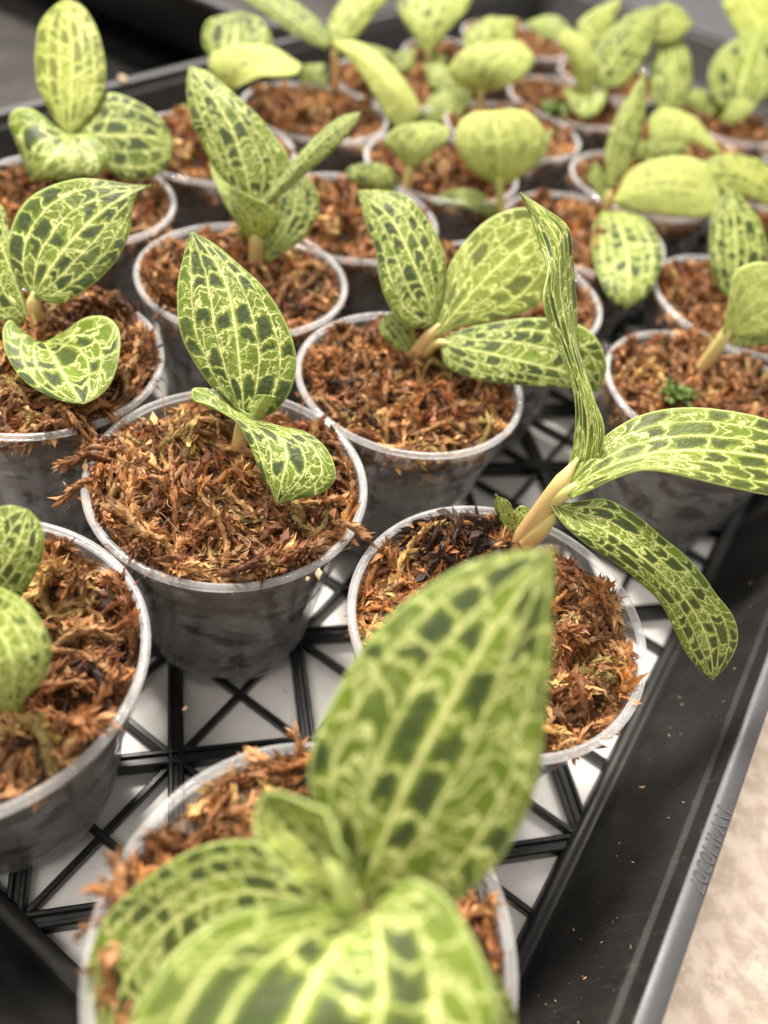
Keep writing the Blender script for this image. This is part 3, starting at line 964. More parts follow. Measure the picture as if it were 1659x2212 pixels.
MOSS = {'A': (mossA, 0), 'B': (mossB, 0), 'C': (mossC, 0), 'F': (mossF, 0), 'G': (mossG, 0), 'E': (mossA, 2.2), 'D': (mossC, 2.4), 'H': (mossF, 2.0), 'I': (mossY, 1.0)}
CUPLOC = {}
for i, (kk, (a_, b_)) in enumerate(CUPS.items()):
    far = not isinstance(kk, str)
    p = tray(a_, b_, 0)
    p.z = 0.0 if not far else random.uniform(-0.0008, 0.0006)
    CUPLOC[kk] = p
    cupo = make_cup(p, random.uniform(0, 6), (random.uniform(-0.012, 0.012), random.uniform(-0.012, 0.012)), 'clear plastic cup ' + WHICH[kk])
    me_, rz = MOSS.get(kk, ((mossX, mossY)[i % 2], random.uniform(0, 6.28)))
    moss_in(me_, p, rz, 'brown dried moss in the cup ' + WHICH[kk])

# ------------------------------------------------------------------ plants (photo pixels at 1659 x 2212, depth offsets in mm)
plant((515, 985), 'sharp seedling at the centre with one upright leaf of square dark patches', [
    dict(m=[(528, 906), (522, 837), (515, 762), (505, 687), (488, 612), (455, 550), (413, 497)],
         l=[(528, 906), (500, 880), (462, 842), (425, 790), (394, 735), (383, 675), (386, 600), (399, 540), (413, 497)],
         r=[(528, 906), (562, 905), (600, 885), (628, 843), (641, 785), (630, 728), (592, 652), (540, 590), (470, 532), (413, 497)],
         d=(-9, -11, -10, -6), cup=(1.5, 2.5), dk=0.62, seed=0.31, n=60, k=12, label='upright leaf with square dark green patches'),
    dict(m=[(512, 888), (548, 914), (600, 940), (620, 985), (610, 1035), (597, 1088)],
         l=[(448, 838), (416, 838), (418, 862), (455, 876), (505, 905), (535, 955), (562, 1015), (585, 1065), (597, 1088)],
         r=[(512, 880), (560, 908), (600, 918), (655, 930), (700, 962), (722, 1005), (722, 1040), (690, 1068), (640, 1080), (597, 1088)],
         d=(-10, -15, -20, -22, -21), cup=(2.5, 1.0), dk=0.35, seed=0.52, n=50, k=10, fold=0.2, label='lower leaf arching forward over the moss'),
    dict(name='rolled_leaf', m=[(545, 908), (556, 880), (574, 852)], l=[(538, 905), (540, 875), (556, 852)], r=[(556, 912), (578, 885), (597, 856)],
         d=(-11, -13, -14), cup=3.0, under=True, y=0.2, dk=0.2, seed=0.11),
], [([(513, 1000, 1, 2.0), (517, 960, -4, 1.9), (524, 915, -8, 1.6), (528, 892, -9.5, 0.5)], (0.05, 0.6), 'stem')], zm=-0.06)

plant((1110, 1196), 'tallest seedling, thick tan stem and twisted leaves, leaning right near the tray wall', [
    dict(m=[(1262, 1000), (1270, 930), (1262, 850), (1232, 740), (1212, 640), (1208, 560), (1200, 510), (1165, 460), (1122, 415)],
         l=[(1222, 1022, -19), (1240, 950, -20), (1240, 850, -22), (1200, 730, -24), (1174, 650, -26), (1183, 585, -24), (1168, 540, -20), (1146, 470, -19), (1122, 415, -19)],
         r=[(1290, 1005, -21), (1304, 930, -24), (1281, 850, -22), (1252, 745, -17), (1243, 640, -14), (1240, 560, -14), (1228, 490, -16), (1175, 448, -17), (1122, 415, -19)],
         d=(-20, -22, -22, -21, -21, -21, -20, -19), dk=0.3, seed=0.77, vs=2.4, n=60, k=8, wave=0.3, fold=0.6, label='tall twisted leaf seen nearly edge on'),
    dict(m=[(1225, 1062), (1290, 1020), (1380, 985), (1500, 972), (1640, 985), (1760, 1010), (1830, 1040)],
         l=[(1228, 1040, -20), (1262, 990, -20), (1320, 930, -20), (1400, 893, -21), (1490, 880, -23), (1620, 895, -26), (1740, 950, -28), (1830, 1040, -28)],
         r=[(1232, 1078), (1262, 1064), (1320, 1036), (1400, 1014), (1500, 1032), (1620, 1062), (1740, 1072), (1830, 1040)],
         d=(-21, -25, -28, -29, -28), cup=(-1.5, -3), dk=0.75, seed=0.93, y=0.15, vs=1.6, n=60, k=10, label='long leaf reaching past the right edge'),
    dict(m=[(1205, 1098), (1255, 1122), (1320, 1152), (1395, 1210), (1465, 1275), (1515, 1350), (1535, 1410), (1541, 1470)],
         l=[(1190, 1072), (1222, 1086), (1257, 1081), (1308, 1078), (1359, 1103), (1427, 1154), (1501, 1222), (1546, 1280), (1583, 1331), (1595, 1376), (1580, 1422), (1541, 1470)],
         r=[(1178, 1067), (1201, 1110), (1229, 1145), (1286, 1190), (1342, 1224), (1388, 1264), (1430, 1309), (1459, 1365), (1482, 1411), (1511, 1446), (1541, 1470)],
         d=(-18, -22, -24, -22, -15, -6), cup=(1.2, 1.5), dk=0.55, seed=0.22, vs=1.5, n=60, k=10, label='lower leaf hanging out over the tray wall'),
    dict(m=[(1108, 1190), (1092, 1140), (1070, 1068)], l=[(1106, 1190), (1082, 1145), (1069, 1105), (1070, 1068)], r=[(1112, 1185), (1118, 1130), (1100, 1085), (1070, 1068)],
         d=(-2, -7, -10), cup=1.0, dk=0.3, seed=0.61),
    dict(m=[(1112, 1185), (1125, 1140), (1152, 1105)], l=[(1108, 1180), (1105, 1120), (1125, 1092), (1152, 1105)], r=[(1118, 1182), (1140, 1150), (1160, 1125), (1152, 1105)],
         d=(-1, -4, -5), cup=0.5, dk=0.3, seed=0.63),
], [([(1098, 1222, 3, 3.0), (1135, 1160, -6, 2.9), (1175, 1100, -14, 2.5), (1212, 1045, -19, 2.1), (1248, 990, -20, 1.3)], (0.0, 0.6), 'stem'),
    ([(1135, 1175, -6.5, 2.4), (1170, 1140, -12, 2.2), (1205, 1104, -17, 0.5)], (0.15, 0.7), 'leaf_sheath'),
    ([(1195, 1085, -17, 1.7), (1222, 1064, -20, 1.5), (1255, 1040, -21.5, 0.4)], (0.4, 0.9), 'leaf_sheath')], zm=-0.16)

plant((893, 790), 'seedling right of centre with three broad spreading leaves', [
    dict(m=[(945, 698), (918, 625), (885, 550), (850, 480), (805, 435), (770, 410)],
         l=[(945, 700), (905, 708), (862, 690), (835, 650), (820, 600), (810, 540), (785, 465), (770, 410)],
         r=[(945, 698), (958, 640), (963, 570), (950, 520), (920, 468), (875, 422), (830, 411), (770, 410)],
         d=(-13, -15, -16, -13, -10), cup=(1.5, 2), dk=0.35, seed=0.41, n=50, k=10),
    dict(m=[(940, 725), (1000, 655), (1065, 585), (1130, 530), (1192, 492)],
         l=[(940, 722), (944, 680), (952, 630), (975, 565), (1020, 505), (1075, 462), (1140, 450), (1192, 492)],
         r=[(942, 728), (1000, 706), (1080, 690), (1155, 664), (1195, 615), (1205, 550), (1192, 492)],
         d=(-13, -12, -10, -8), cup=(1, 1.5), dk=0.6, y=0.42, seed=0.84, n=50, k=10, label='olive-tinted leaf'),
    dict(m=[(950, 742), (1050, 762), (1160, 788), (1245, 812), (1292, 848)],
         l=[(950, 735), (1000, 712), (1090, 692), (1190, 688), (1262, 706), (1296, 745), (1311, 795), (1292, 848)],
         r=[(950, 748), (965, 790), (1020, 816), (1100, 830), (1190, 836), (1250, 842), (1292, 848)],
         d=(-12, -16, -17, -12), cup=(2, 0.5), dk=0.55, seed=0.15, n=50, k=10),
    dict(m=[(898, 770), (870, 715), (832, 678)], l=[(892, 780), (850, 750), (818, 712), (832, 678)], r=[(902, 765), (895, 715), (860, 680), (832, 678)],
         d=(-2, -4, -3), cup=1, dk=0.3, seed=0.66),
], [([(885, 808, 2, 2.6), (905, 760, -5, 2.5), (932, 722, -11, 1.9), (950, 700, -13, 1.2)], (0.0, 0.4), 'stem'),
    ([(915, 765, -5, 1.8), (945, 742, -11, 1.4), (975, 745, -12.5, 0.8)], (0.3, 0.8), 'leaf_sheath')], zm=-0.08)

plant((553, 585), 'seedling behind the centre with a big pale upright leaf folded at its left side', [
    dict(m=[(546, 470), (535, 390), (505, 290), (460, 210), (408, 140)],
         l=[(540, 470), (505, 425), (470, 375), (440, 318), (414, 262), (402, 190), (408, 140)],
         r=[(556, 465), (610, 410), (632, 372), (612, 320), (570, 265), (515, 210), (455, 158), (408, 140)],
         d=(-13, -17, -18, -14), cup=(2, 2), dk=0.25, seed=0.37, n=50, k=10, label='big pale upright leaf'),
    dict(m=[(560, 450), (620, 385), (700, 300), (782, 240)], l=[(550, 445), (600, 385), (680, 295), (735, 252), (782, 240)], r=[(575, 452), (640, 395), (720, 325), (765, 275), (782, 240)],
         d=(-14, -16, -15, -12), cup=1.5, dk=0.35, seed=0.27, wave=0.2),
    dict(m=[(548, 520), (540, 475), (515, 440), (470, 390), (452, 352)], l=[(535, 510), (505, 475), (480, 430), (462, 390), (452, 352)], r=[(565, 515), (598, 480), (592, 452), (545, 425), (495, 400), (452, 352)],
         d=(-10, -18, -20, -16), cup=-1.0, under=True, dk=0.8, y=0.1, seed=0.71, label='cupped front leaf showing its green underside'),
    dict(m=[(568, 560), (620, 490), (640, 430), (640, 375)], l=[(560, 545), (582, 480), (600, 420), (640, 375)], r=[(580, 568), (640, 528), (680, 478), (690, 432), (670, 390), (640, 375)],
         d=(-4, -5, -5, -4), cup=1, dk=0.35, seed=0.19),
], [([(552, 600, 2, 2.4), (553, 560, -4, 2.3), (552, 515, -10, 2.1), (548, 470, -13, 1.2)], (0.1, 0.75), 'stem')], zm=-0.08)

plant((72, 722), 'seedling at the left edge with a heart-shaped leaf hanging over its cup', [
    dict(m=[(74, 640), (105, 585), (150, 525), (215, 460), (270, 425), (326, 400)],
         l=[(70, 640), (35, 600), (18, 545), (28, 480), (60, 430), (110, 400), (175, 387), (240, 391), (290, 398), (326, 400)],
         r=[(78, 645), (130, 655), (190, 622), (245, 570), (278, 510), (288, 450), (300, 415), (326, 400)],
         d=(-12, -13, -12, -8), cup=(2, 1.5), dk=0.8, seed=0.58, n=50, k=10, label='upright leaf with large dark patches'),
    dict(m=[(92, 735), (112, 765), (140, 815), (180, 873)],
         l=[(88, 738), (55, 718), (22, 690), (6, 715), (14, 765), (45, 815), (95, 850), (140, 868), (180, 873)],
         r=[(98, 738), (140, 715), (185, 688), (230, 684), (256, 715), (256, 775), (238, 828), (210, 858), (180, 873)],
         d=(-9, -19, -26, -30), cup=(1, 2), dk=0.4, seed=0.49, n=50, k=10, label='heart-shaped hanging leaf'),
    dict(m=[(60, 690), (30, 600), (-20, 480), (-60, 430)], l=[(50, 700), (-20, 680), (-60, 600), (-60, 430)], r=[(65, 680), (40, 590), (20, 500), (0, 440), (-60, 430)],
         d=(-9, -10, -8, -6), cup=1, dk=0.3, seed=0.88),
], [([(75, 735, 1, 2.1), (80, 700, -5, 2.0), (72, 660, -10, 1.8), (72, 630, -12, 1.1)], (0.0, 0.5), 'stem'),
    ([(55, 700, -6, 1.4), (35, 660, -9, 1.0), (20, 640, -10, 0.7)], (0.6, 0.9), 'leaf_sheath')], zm=-0.07)

plant((20, 1330), 'seedling cut by the left edge, two leaves above the lowest left cup', [
    dict(m=[(-40, 1290), (5, 1230), (40, 1170), (62, 1100)], l=[(-50, 1280), (-60, 1180), (-20, 1110), (20, 1092), (62, 1100)], r=[(-30, 1300), (40, 1290), (72, 1250), (94, 1190), (90, 1135), (62, 1100)],
         d=(-8, -11, -12, -10), cup=1.5, dk=0.55, seed=0.35, n=40),
    dict(m=[(-60, 1300), (-10, 1350), (25, 1420), (30, 1490), (36, 1540)], l=[(-60, 1290), (-10, 1268), (45, 1292), (85, 1335), (110, 1395), (102, 1455), (60, 1505), (36, 1540)], r=[(-70, 1310), (-70, 1400), (-40, 1490), (0, 1530), (36, 1540)],
         d=(-18, -26, -30, -28, -22), cup=2, dk=0.1, y=0.12, seed=0.75, n=40, label='pale blurred leaf pointing down'),
], [([(-50, 1400, 2, 2.0), (-55, 1340, -6, 1.9), (-50, 1290, -12, 1.4)], (0.1, 0.6), 'stem')], zm=-0.1)

plant((735, 2020), 'huge blurred foreground seedling with leaves closest to the camera', [
    dict(m=[(770, 1950), (820, 1830), (880, 1690), (960, 1540), (1060, 1370), (1197, 1183)],
         l=[(765, 1950), (712, 1830), (672, 1730), (668, 1640), (695, 1560), (740, 1470), (800, 1375), (890, 1290), (1000, 1222), (1110, 1192), (1197, 1183)],
         r=[(780, 1955), (900, 1975), (985, 1950), (1070, 1870), (1135, 1760), (1172, 1640), (1185, 1500), (1192, 1380), (1198, 1270), (1197, 1183)],
         d=(-22, -25, -26, -25, -22), cup=(2, 2), dk=0.62, seed=0.645, n=60, k=12, label='big blurred upright leaf'),
    dict(m=[(740, 1985), (640, 1940), (500, 1930), (370, 1995), (270, 2120), (215, 2290)],
         l=[(735, 1970), (690, 1890), (610, 1838), (530, 1815), (420, 1835), (320, 1895), (230, 1980), (190, 2080), (188, 2200), (215, 2290)],
         r=[(740, 2000), (640, 2010), (520, 2050), (420, 2150), (330, 2280), (215, 2290)],
         d=(-20, -17, -14, -13, -16), cup=(1, -1), dk=0.62, seed=0.145, n=60, k=12, label='lower left leaf arching over the cup rim'),
    dict(m=[(790, 1975), (740, 2030), (690, 2100), (640, 2200), (600, 2320), (560, 2500)],
         l=[(770, 1965), (660, 1948), (500, 1975), (400, 2040), (320, 2140), (270, 2260), (300, 2420), (560, 2500)],
         r=[(800, 1970), (880, 1902), (950, 1925), (1010, 2005), (1055, 2110), (1075, 2230), (950, 2420), (560, 2500)],
         d=(-27, -33, -38, -41, -42, -40), cup=(0.5, 1.0), dk=0.6, y=0.05, vs=0.62, fold=0.6, seed=0.445, n=60, k=12, label='nearest leaf, blurred to pale green'),
    dict(m=[(860, 2040), (960, 2110), (1050, 2210), (1090, 2330)], l=[(850, 2030), (950, 2020), (1040, 2068), (1100, 2150), (1118, 2240), (1090, 2330)], r=[(855, 2060), (900, 2180), (980, 2290), (1090, 2330)],
         d=(-14, -15, -14, -10), cup=1, dk=0.4, seed=0.945, n=40),
    dict(name='curled_new_leaf', m=[(742, 1985), (728, 1900), (695, 1830), (650, 1790), (615, 1745), (575, 1712)], l=[(735, 1985), (690, 1930), (632, 1895), (585, 1850), (552, 1800), (556, 1750), (575, 1712)], r=[(760, 1985), (752, 1900), (722, 1800), (690, 1748), (650, 1735), (610, 1718), (575, 1712)],
         d=(-22, -26, -27, -25, -24, -25), cup=(-4, -6), y=0.35, dk=0.9, seed=0.545, wave=0.5, vs=0.7, n=50, k=10, label='curled brownish young leaf at the heart of the plant'),
], [([(735, 2060, 0, 2.4), (745, 2010, -12, 2.3), (765, 1960, -21, 1.8), (775, 1930, -23, 1.2)], (0.4, 0.9), 'stem'),
    ([(750, 2005, -21, 1.6), (748, 1950, -26, 1.8), (735, 1900, -30, 1.5), (705, 1860, -32, 0.7)], (0.9, 1.0), 'bud_sheath')], zm=-0.1)

# --- seedlings further back
plant((150, 395), 'upper left seedling with a yellow upright leaf and a dark round one', [
    dict(m=[(150, 292), (152, 220), (155, 110), (140, -5)], l=[(143, 292), (108, 245), (80, 180), (76, 100), (95, 35), (140, -5)], r=[(157, 292), (190, 262), (222, 205), (228, 140), (210, 65), (180, 15), (140, -5)],
         d=(-14, -15, -14, -12), cup=2, dk=0.7, y=0.75, seed=0.21, n=44, label='upright yellow leaf'),
    dict(m=[(150, 292), (118, 335), (90, 365), (67, 392)], l=[(145, 290), (115, 268), (72, 238), (35, 238), (20, 265), (38, 320), (55, 365), (67, 392)], r=[(155, 290), (195, 292), (225, 315), (234, 345), (215, 375), (160, 389), (105, 390), (67, 392)],
         d=(-15, -21, -22, -18), cup=(3, 3), dk=0.3, seed=0.83, n=44),
    dict(m=[(168, 288), (240, 293), (310, 293), (376, 312)], l=[(168, 280), (190, 225), (235, 198), (300, 222), (350, 258), (376, 312)], r=[(170, 295), (215, 350), (260, 385), (320, 385), (362, 358), (376, 312)],
         d=(-13, -13, -11, -8), cup=1.5, dk=0.75, seed=0.54, n=44),
], [([(150, 410, 1, 2.0), (152, 350, -7, 1.9), (150, 290, -14, 1.5)], (0.3, 0.9), 'stem')], zm=-0.1)
plant((480, 250), 'upper left seedling behind the big pale leaf, with a glowing yellow cupped leaf', [
    dict(m=[(505, 135), (508, 90), (512, 24)], l=[(495, 130), (455, 122), (437, 88), (450, 45), (512, 24)], r=[(515, 130), (575, 120), (588, 85), (560, 38), (512, 24)], d=(-14, -13, -12), cup=2, dk=0.4, seed=0.33),
    dict(m=[(500, 190), (530, 150), (590, 130), (650, 140)], l=[(490, 190), (452, 150), (465, 112), (520, 97), (590, 104), (650, 140)], r=[(510, 192), (560, 168), (610, 168), (642, 160), (650, 140)], d=(-15, -20, -20, -17), cup=(2, -2), under=True, y=0.95, dk=0.1, seed=0.43, label='glowing yellow cupped leaf'),
    dict(m=[(420, 270), (395, 262), (362, 285)], l=[(420, 258), (395, 225), (362, 285)], r=[(420, 280), (390, 282), (362, 285)], d=(-6, -8, -8), cup=1, dk=0.2, seed=0.53),
], [([(480, 260, 1, 2.0), (490, 220, -8, 1.8), (502, 180, -14, 1.3)], (0.5, 1), 'stem')], zm=-0.1)
plant((724, 205), 'tall seedling at top with long drooping bright yellow leaf', [
    dict(m=[(712, 98), (650, 52), (590, 10), (520, -40)], l=[(705, 108), (640, 78), (580, 36), (520, -10), (520, -40)], r=[(720, 90), (690, 45), (640, 5), (580, -30), (520, -40)], d=(-16, -17, -15, -12), cup=1, dk=0.4, seed=0.12),
    dict(m=[(725, 98), (755, 50), (800, 0), (850, -60)], l=[(715, 95), (708, 55), (730, 10), (780, -40), (850, -60)], r=[(738, 100), (775, 75), (810, 30), (840, -10), (850, -60)], d=(-16, -17, -16, -12), cup=1.5, dk=0.5, y=0.6, seed=0.62),
    dict(m=[(722, 98), (790, 130), (845, 190), (880, 245), (872, 290)], l=[(718, 92), (775, 92), (840, 138), (888, 195), (907, 245), (872, 290)], r=[(725, 104), (765, 140), (805, 200), (840, 258), (872, 290)], d=(-17, -24, -27, -25, -20), cup=(2, 3), under=True, dk=0.2, y=1.0, seed=0.92, label='long drooping yellow leaf'),
    dict(m=[(700, 190), (675, 165), (645, 140)], l=[(700, 195), (650, 175), (645, 140)], r=[(705, 185), (700, 140), (645, 140)], d=(-3, -3, -2), cup=1, dk=0.4, seed=0.17),
], [([(724, 212, 1, 2.4), (724, 165, -7, 2.2), (722, 95, -16, 1.7)], (0.0, 0.35), 'stem')], zm=-0.1)
plant((876, 425), 'small seedling left of the round bright leaf, one broad green leaf on a stalk', [
    dict(m=[(888, 362), (905, 320), (930, 290), (968, 275)], l=[(878, 358), (850, 330), (830, 305), (860, 276), (920, 264), (968, 275)], r=[(898, 362), (935, 330), (968, 302), (968, 275)], d=(-9, -14, -15, -13), cup=(1, 1), under=True, dk=0.6, y=0.35, seed=0.23, label='broad green leaf lit from behind'),
], [([(876, 432, 1, 1.7), (880, 390, -5, 1.7), (890, 345, -10, 1.4)], (0.2, 0.8), 'stem')], zm=-0.12)
plant((800, 425), 'tiny seedling with one dark spotted leaf, upper centre', [
    dict(m=[(830, 415), (810, 385), (775, 352)], l=[(820, 415), (765, 395), (748, 368), (775, 352)], r=[(842, 418), (862, 395), (830, 355), (775, 352)], d=(-2, -5, -5), cup=1, dk=0.7, seed=0.34),
], [([(838, 440, 1, 1.0), (836, 425, -1, 1.0), (832, 412, -2, 0.8)], (0.6, 1), 'stem')], zm=-0.12)
plant((1082, 462), 'seedling with one round bright yellow-green leaf on a straight stalk', [
    dict(m=[(1078, 400), (1078, 350), (1075, 300), (1062, 240)], l=[(1066, 395), (1015, 365), (986, 318), (990, 270), (1020, 245), (1062, 240)], r=[(1090, 398), (1140, 368), (1172, 318), (1172, 275), (1130, 240), (1062, 240)], d=(-8, -16, -19, -17), cup=2, under=True, dk=0.3, y=0.85, seed=0.44, n=40, label='round bright leaf lit from behind'),
    dict(m=[(1120, 370), (1160, 325), (1198, 278)], l=[(1115, 360), (1150, 305), (1198, 278)], r=[(1125, 378), (1170, 345), (1198, 278)], d=(-6, -5, -4), cup=0.5, dk=0.2, seed=0.46),
    dict(m=[(1070, 462), (1020, 428), (960, 425), (912, 452)], l=[(1075, 450), (1030, 412), (965, 412), (912, 452)], r=[(1062, 470), (1010, 448), (955, 440), (912, 452)], d=(-2, -8, -8, -3), cup=(1, -1), dk=0.55, seed=0.47),
], [([(1084, 475, 1, 1.8), (1080, 430, -4, 1.7), (1077, 375, -12, 1.6)], (0.45, 0.95), 'stem')], zm=-0.12)
plant((1032, 250), 'seedling at top centre with a wide yellow-green leaf above a mottled one', [
    dict(m=[(1040, 195), (1060, 150), (1090, 120), (1122, 88)], l=[(1030, 195), (985, 180), (970, 150), (1000, 112), (1060, 90), (1122, 88)], r=[(1050, 195), (1100, 185), (1142, 155), (1152, 122), (1122, 88)], d=(-10, -18, -19, -16), cup=1.5, under=True, dk=0.5, y=0.7, seed=0.55, label='wide yellow-green leaf'),
    dict(m=[(1020, 110), (1050, 75), (1115, 38)], l=[(1005, 110), (1005, 70), (1050, 38), (1115, 38)], r=[(1040, 108), (1105, 90), (1115, 38)], d=(-12, -12, -11), cup=1, dk=0.3, y=0.5, seed=0.56),
    dict(m=[(1018, 210), (965, 225), (905, 262)], l=[(1020, 196), (960, 192), (918, 222), (905, 262)], r=[(1022, 215), (985, 258), (940, 264), (905, 262)], d=(-9, -12, -10), cup=1, dk=0.35, seed=0.57),
    dict(m=[(1000, 190), (950, 165), (912, 140)], l=[(1000, 196), (940, 195), (912, 140)], r=[(1005, 180), (960, 140), (912, 140)], d=(-5, -4, -2), cup=1, dk=0.2, seed=0.58),
], [([(1032, 256, 1, 2.0), (1036, 225, -5, 1.9), (1040, 180, -13, 1.4)], (0.2, 0.7), 'stem')], zm=-0.1)
plant((928, 150), 'seedling cut by the top edge, pale leaf tapering to its stalk', [
    dict(m=[(925, 112), (930, 60), (950, 0), (960, -60)], l=[(915, 112), (880, 60), (860, 10), (890, -40), (960, -60)], r=[(935, 112), (965, 70), (1010, 20), (1020, -30), (960, -60)], d=(-9, -12, -11, -8), cup=1.5, dk=0.25, y=0.35, seed=0.65),
    dict(m=[(935, 130), (965, 128), (905, 170)], l=[(930, 125), (935, 110), (905, 170)], r=[(940, 135), (930, 160), (905, 170)], d=(-5, -5, -3), cup=0.5, dk=0.3, seed=0.67),
], [([(926, 158, 1, 1.8), (926, 130, -5, 1.7), (925, 100, -10, 1.3)], (0.5, 0.9), 'stem')], zm=-0.1)
plant((1262, 255), 'seedling upper right with a yellow folded leaf and a small pointed front leaf', [
    dict(m=[(1265, 200), (1258, 140), (1228, 64)], l=[(1250, 195), (1228, 130), (1206, 85), (1228, 64)], r=[(1282, 195), (1292, 140), (1268, 85), (1228, 64)], d=(-10, -18, -19), cup=2, under=True, dk=0.2, y=0.85, seed=0.72, label='yellow folded leaf'),
    dict(m=[(1285, 190), (1325, 125), (1375, 65), (1425, 12)], l=[(1278, 185), (1272, 130), (1310, 70), (1370, 25), (1425, 12)], r=[(1295, 195), (1350, 182), (1392, 130), (1415, 70), (1425, 12)], d=(-10, -12, -11, -8), cup=1.5, dk=0.55, seed=0.73, n=40, label='large mottled leaf'),
    dict(m=[(1264, 205), (1262, 230), (1262, 260)], l=[(1250, 200), (1220, 192), (1235, 235), (1262, 260)], r=[(1280, 200), (1312, 200), (1295, 240), (1262, 260)], d=(-9, -14, -14), cup=1, dk=0.2, seed=0.74),
    dict(m=[(1240, 80), (1190, 55), (1128, 50)], l=[(1245, 70), (1195, 32), (1128, 50)], r=[(1235, 88), (1180, 84), (1128, 50)], d=(-6, -4, -2), cup=1, dk=0.3, seed=0.75),
    dict(m=[(1262, 100), (1285, 50), (1345, -10)], l=[(1252, 95), (1255, 40), (1345, -10)], r=[(1275, 100), (1320, 60), (1345, -10)], d=(-6, -6, -4), cup=1, dk=0.5, y=0.5, seed=0.76),
    dict(m=[(1400, 80), (1440, 50), (1498, 52)], l=[(1395, 70), (1430, 8), (1470, 18), (1498, 52)], r=[(1405, 90), (1460, 88), (1498, 52)], d=(-6, -6, -4), cup=1, dk=0.4, y=0.3, seed=0.79),
], [([(1262, 262, 1, 2.0), (1264, 230, -5, 1.9), (1266, 190, -11, 1.5)], (0.3, 0.8), 'stem')], zm=-0.1)
plant((1445, 290), 'seedling upper right with one upright oval mottled leaf', [
    dict(m=[(1442, 250), (1450, 190), (1452, 130), (1450, 66)], l=[(1432, 250), (1408, 205), (1408, 140), (1425, 85), (1450, 66)], r=[(1455, 250), (1485, 215), (1496, 160), (1482, 95), (1450, 66)], d=(-7, -9, -8, -6), cup=1.5, dk=0.6, seed=0.81, n=40),
], [([(1445, 296, 1, 1.7), (1444, 270, -4, 1.6), (1442, 240, -8, 1.2)], (0.5, 0.9), 'stem')], zm=-0.1)
plant((1588, 280), 'seedling by the right edge with a broad mottled leaf, upper right', [
    dict(m=[(1590, 245), (1600, 190), (1620, 120), (1640, 65)], l=[(1580, 245), (1545, 215), (1532, 155), (1565, 100), (1640, 65)], r=[(1602, 245), (1650, 215), (1690, 160), (1690, 100), (1640, 65)], d=(-8, -10, -9, -6), cup=1.5, dk=0.35, seed=0.82, n=40),
    dict(m=[(1560, 265), (1600, 235), (1635, 222)], l=[(1555, 258), (1590, 215), (1635, 222)], r=[(1565, 275), (1610, 255), (1635, 222)], d=(-8, -13, -13), cup=0.5, under=True, dk=0.5, y=0.3, seed=0.85),
    dict(m=[(1660, 150), (1640, 60), (1600, -20)], l=[(1640, 140), (1580, 50), (1562, 0), (1600, -20)], r=[(1690, 140), (1700, 40), (1670, -20), (1600, -20)], d=(-2, -3, -2), cup=1, dk=0.15, y=0.7, seed=0.86),
], [([(1588, 288, 1, 1.8), (1588, 262, -5, 1.7), (1592, 235, -9, 1.3)], (0.3, 0.8), 'stem')], zm=-0.1)
plant((1312, 470), 'seedling right of centre with a leaf that hangs straight down outside the cup', [
    dict(m=[(1318, 405), (1330, 330), (1358, 240), (1392, 150)], l=[(1312, 405), (1306, 330), (1330, 250), (1372, 185), (1392, 150)], r=[(1326, 405), (1372, 340), (1392, 260), (1396, 200), (1392, 150)], d=(-11, -14, -15, -12), cup=1.5, dk=0.45, y=0.15, seed=0.91, n=40, label='narrow upright leaf'),
    dict(m=[(1325, 435), (1400, 410), (1480, 410), (1560, 430)], l=[(1330, 428), (1360, 372), (1430, 342), (1510, 348), (1560, 430)], r=[(1330, 445), (1400, 460), (1480, 470), (1540, 466), (1560, 430)], d=(-11, -16, -17, -14), cup=2, under=True, dk=0.6, y=0.9, seed=0.94, n=40, label='broad ochre yellow leaf'),
    dict(m=[(1325, 458), (1352, 530), (1358, 600), (1352, 670)], l=[(1300, 455), (1280, 500), (1286, 575), (1315, 640), (1352, 670)], r=[(1350, 455), (1400, 478), (1432, 545), (1415, 610), (1385, 650), (1352, 670)], d=(-14, -36, -50, -50), cup=1.0, dk=0.6, seed=0.97, n=44, label='leaf hanging straight down'),
    dict(m=[(1400, 285), (1470, 275), (1560, 335)], l=[(1400, 260), (1430, 235), (1500, 255), (1560, 335)], r=[(1400, 300), (1480, 305), (1560, 335)], d=(-6, -10, -9), cup=1, under=True, dk=0.3, y=0.75, seed=0.98),
    dict(name='young_leaf', m=[(1305, 430), (1290, 400), (1285, 345)], l=[(1298, 430), (1272, 390), (1285, 345)], r=[(1312, 425), (1308, 380), (1285, 345)], d=(-6, -7, -7), cup=1, dk=0.5, seed=0.99),
], [([(1312, 480, 1, 2.3), (1312, 450, -6, 2.2), (1318, 410, -11, 1.6)], (0.05, 0.6), 'stem')], zm=-0.1)
plant((1640, 520), 'seedling cut by the right edge with an arching striped yellow leaf', [
    dict(m=[(1720, 460), (1650, 400), (1580, 370), (1480, 380)], l=[(1715, 430), (1650, 352), (1570, 333), (1515, 350), (1480, 380)], r=[(1700, 480), (1640, 435), (1560, 415), (1480, 380)], d=(-9, -13, -12, -8), cup=1.5, dk=0.65, y=0.75, seed=0.13, n=40),
], [([(1690, 540, 1, 2.0), (1700, 500, -5, 1.8), (1712, 460, -9, 1.3)], (0.3, 0.8), 'stem')], zm=-0.1)
plant((1610, 690), 'seedling at the right edge with a grey-green upright leaf with dark patches', [
    dict(m=[(1590, 650), (1592, 580), (1588, 490), (1576, 400)], l=[(1582, 655), (1548, 610), (1533, 545), (1540, 465), (1576, 400)], r=[(1600, 655), (1645, 610), (1660, 540), (1640, 475), (1610, 432), (1576, 400)], d=(-9, -11, -10, -7), cup=1.5, dk=0.6, seed=0.24, n=44),
], [([(1602, 700, 1, 1.8), (1598, 675, -4, 1.7), (1591, 640, -9, 1.3)], (0.5, 0.9), 'stem')], zm=-0.1)
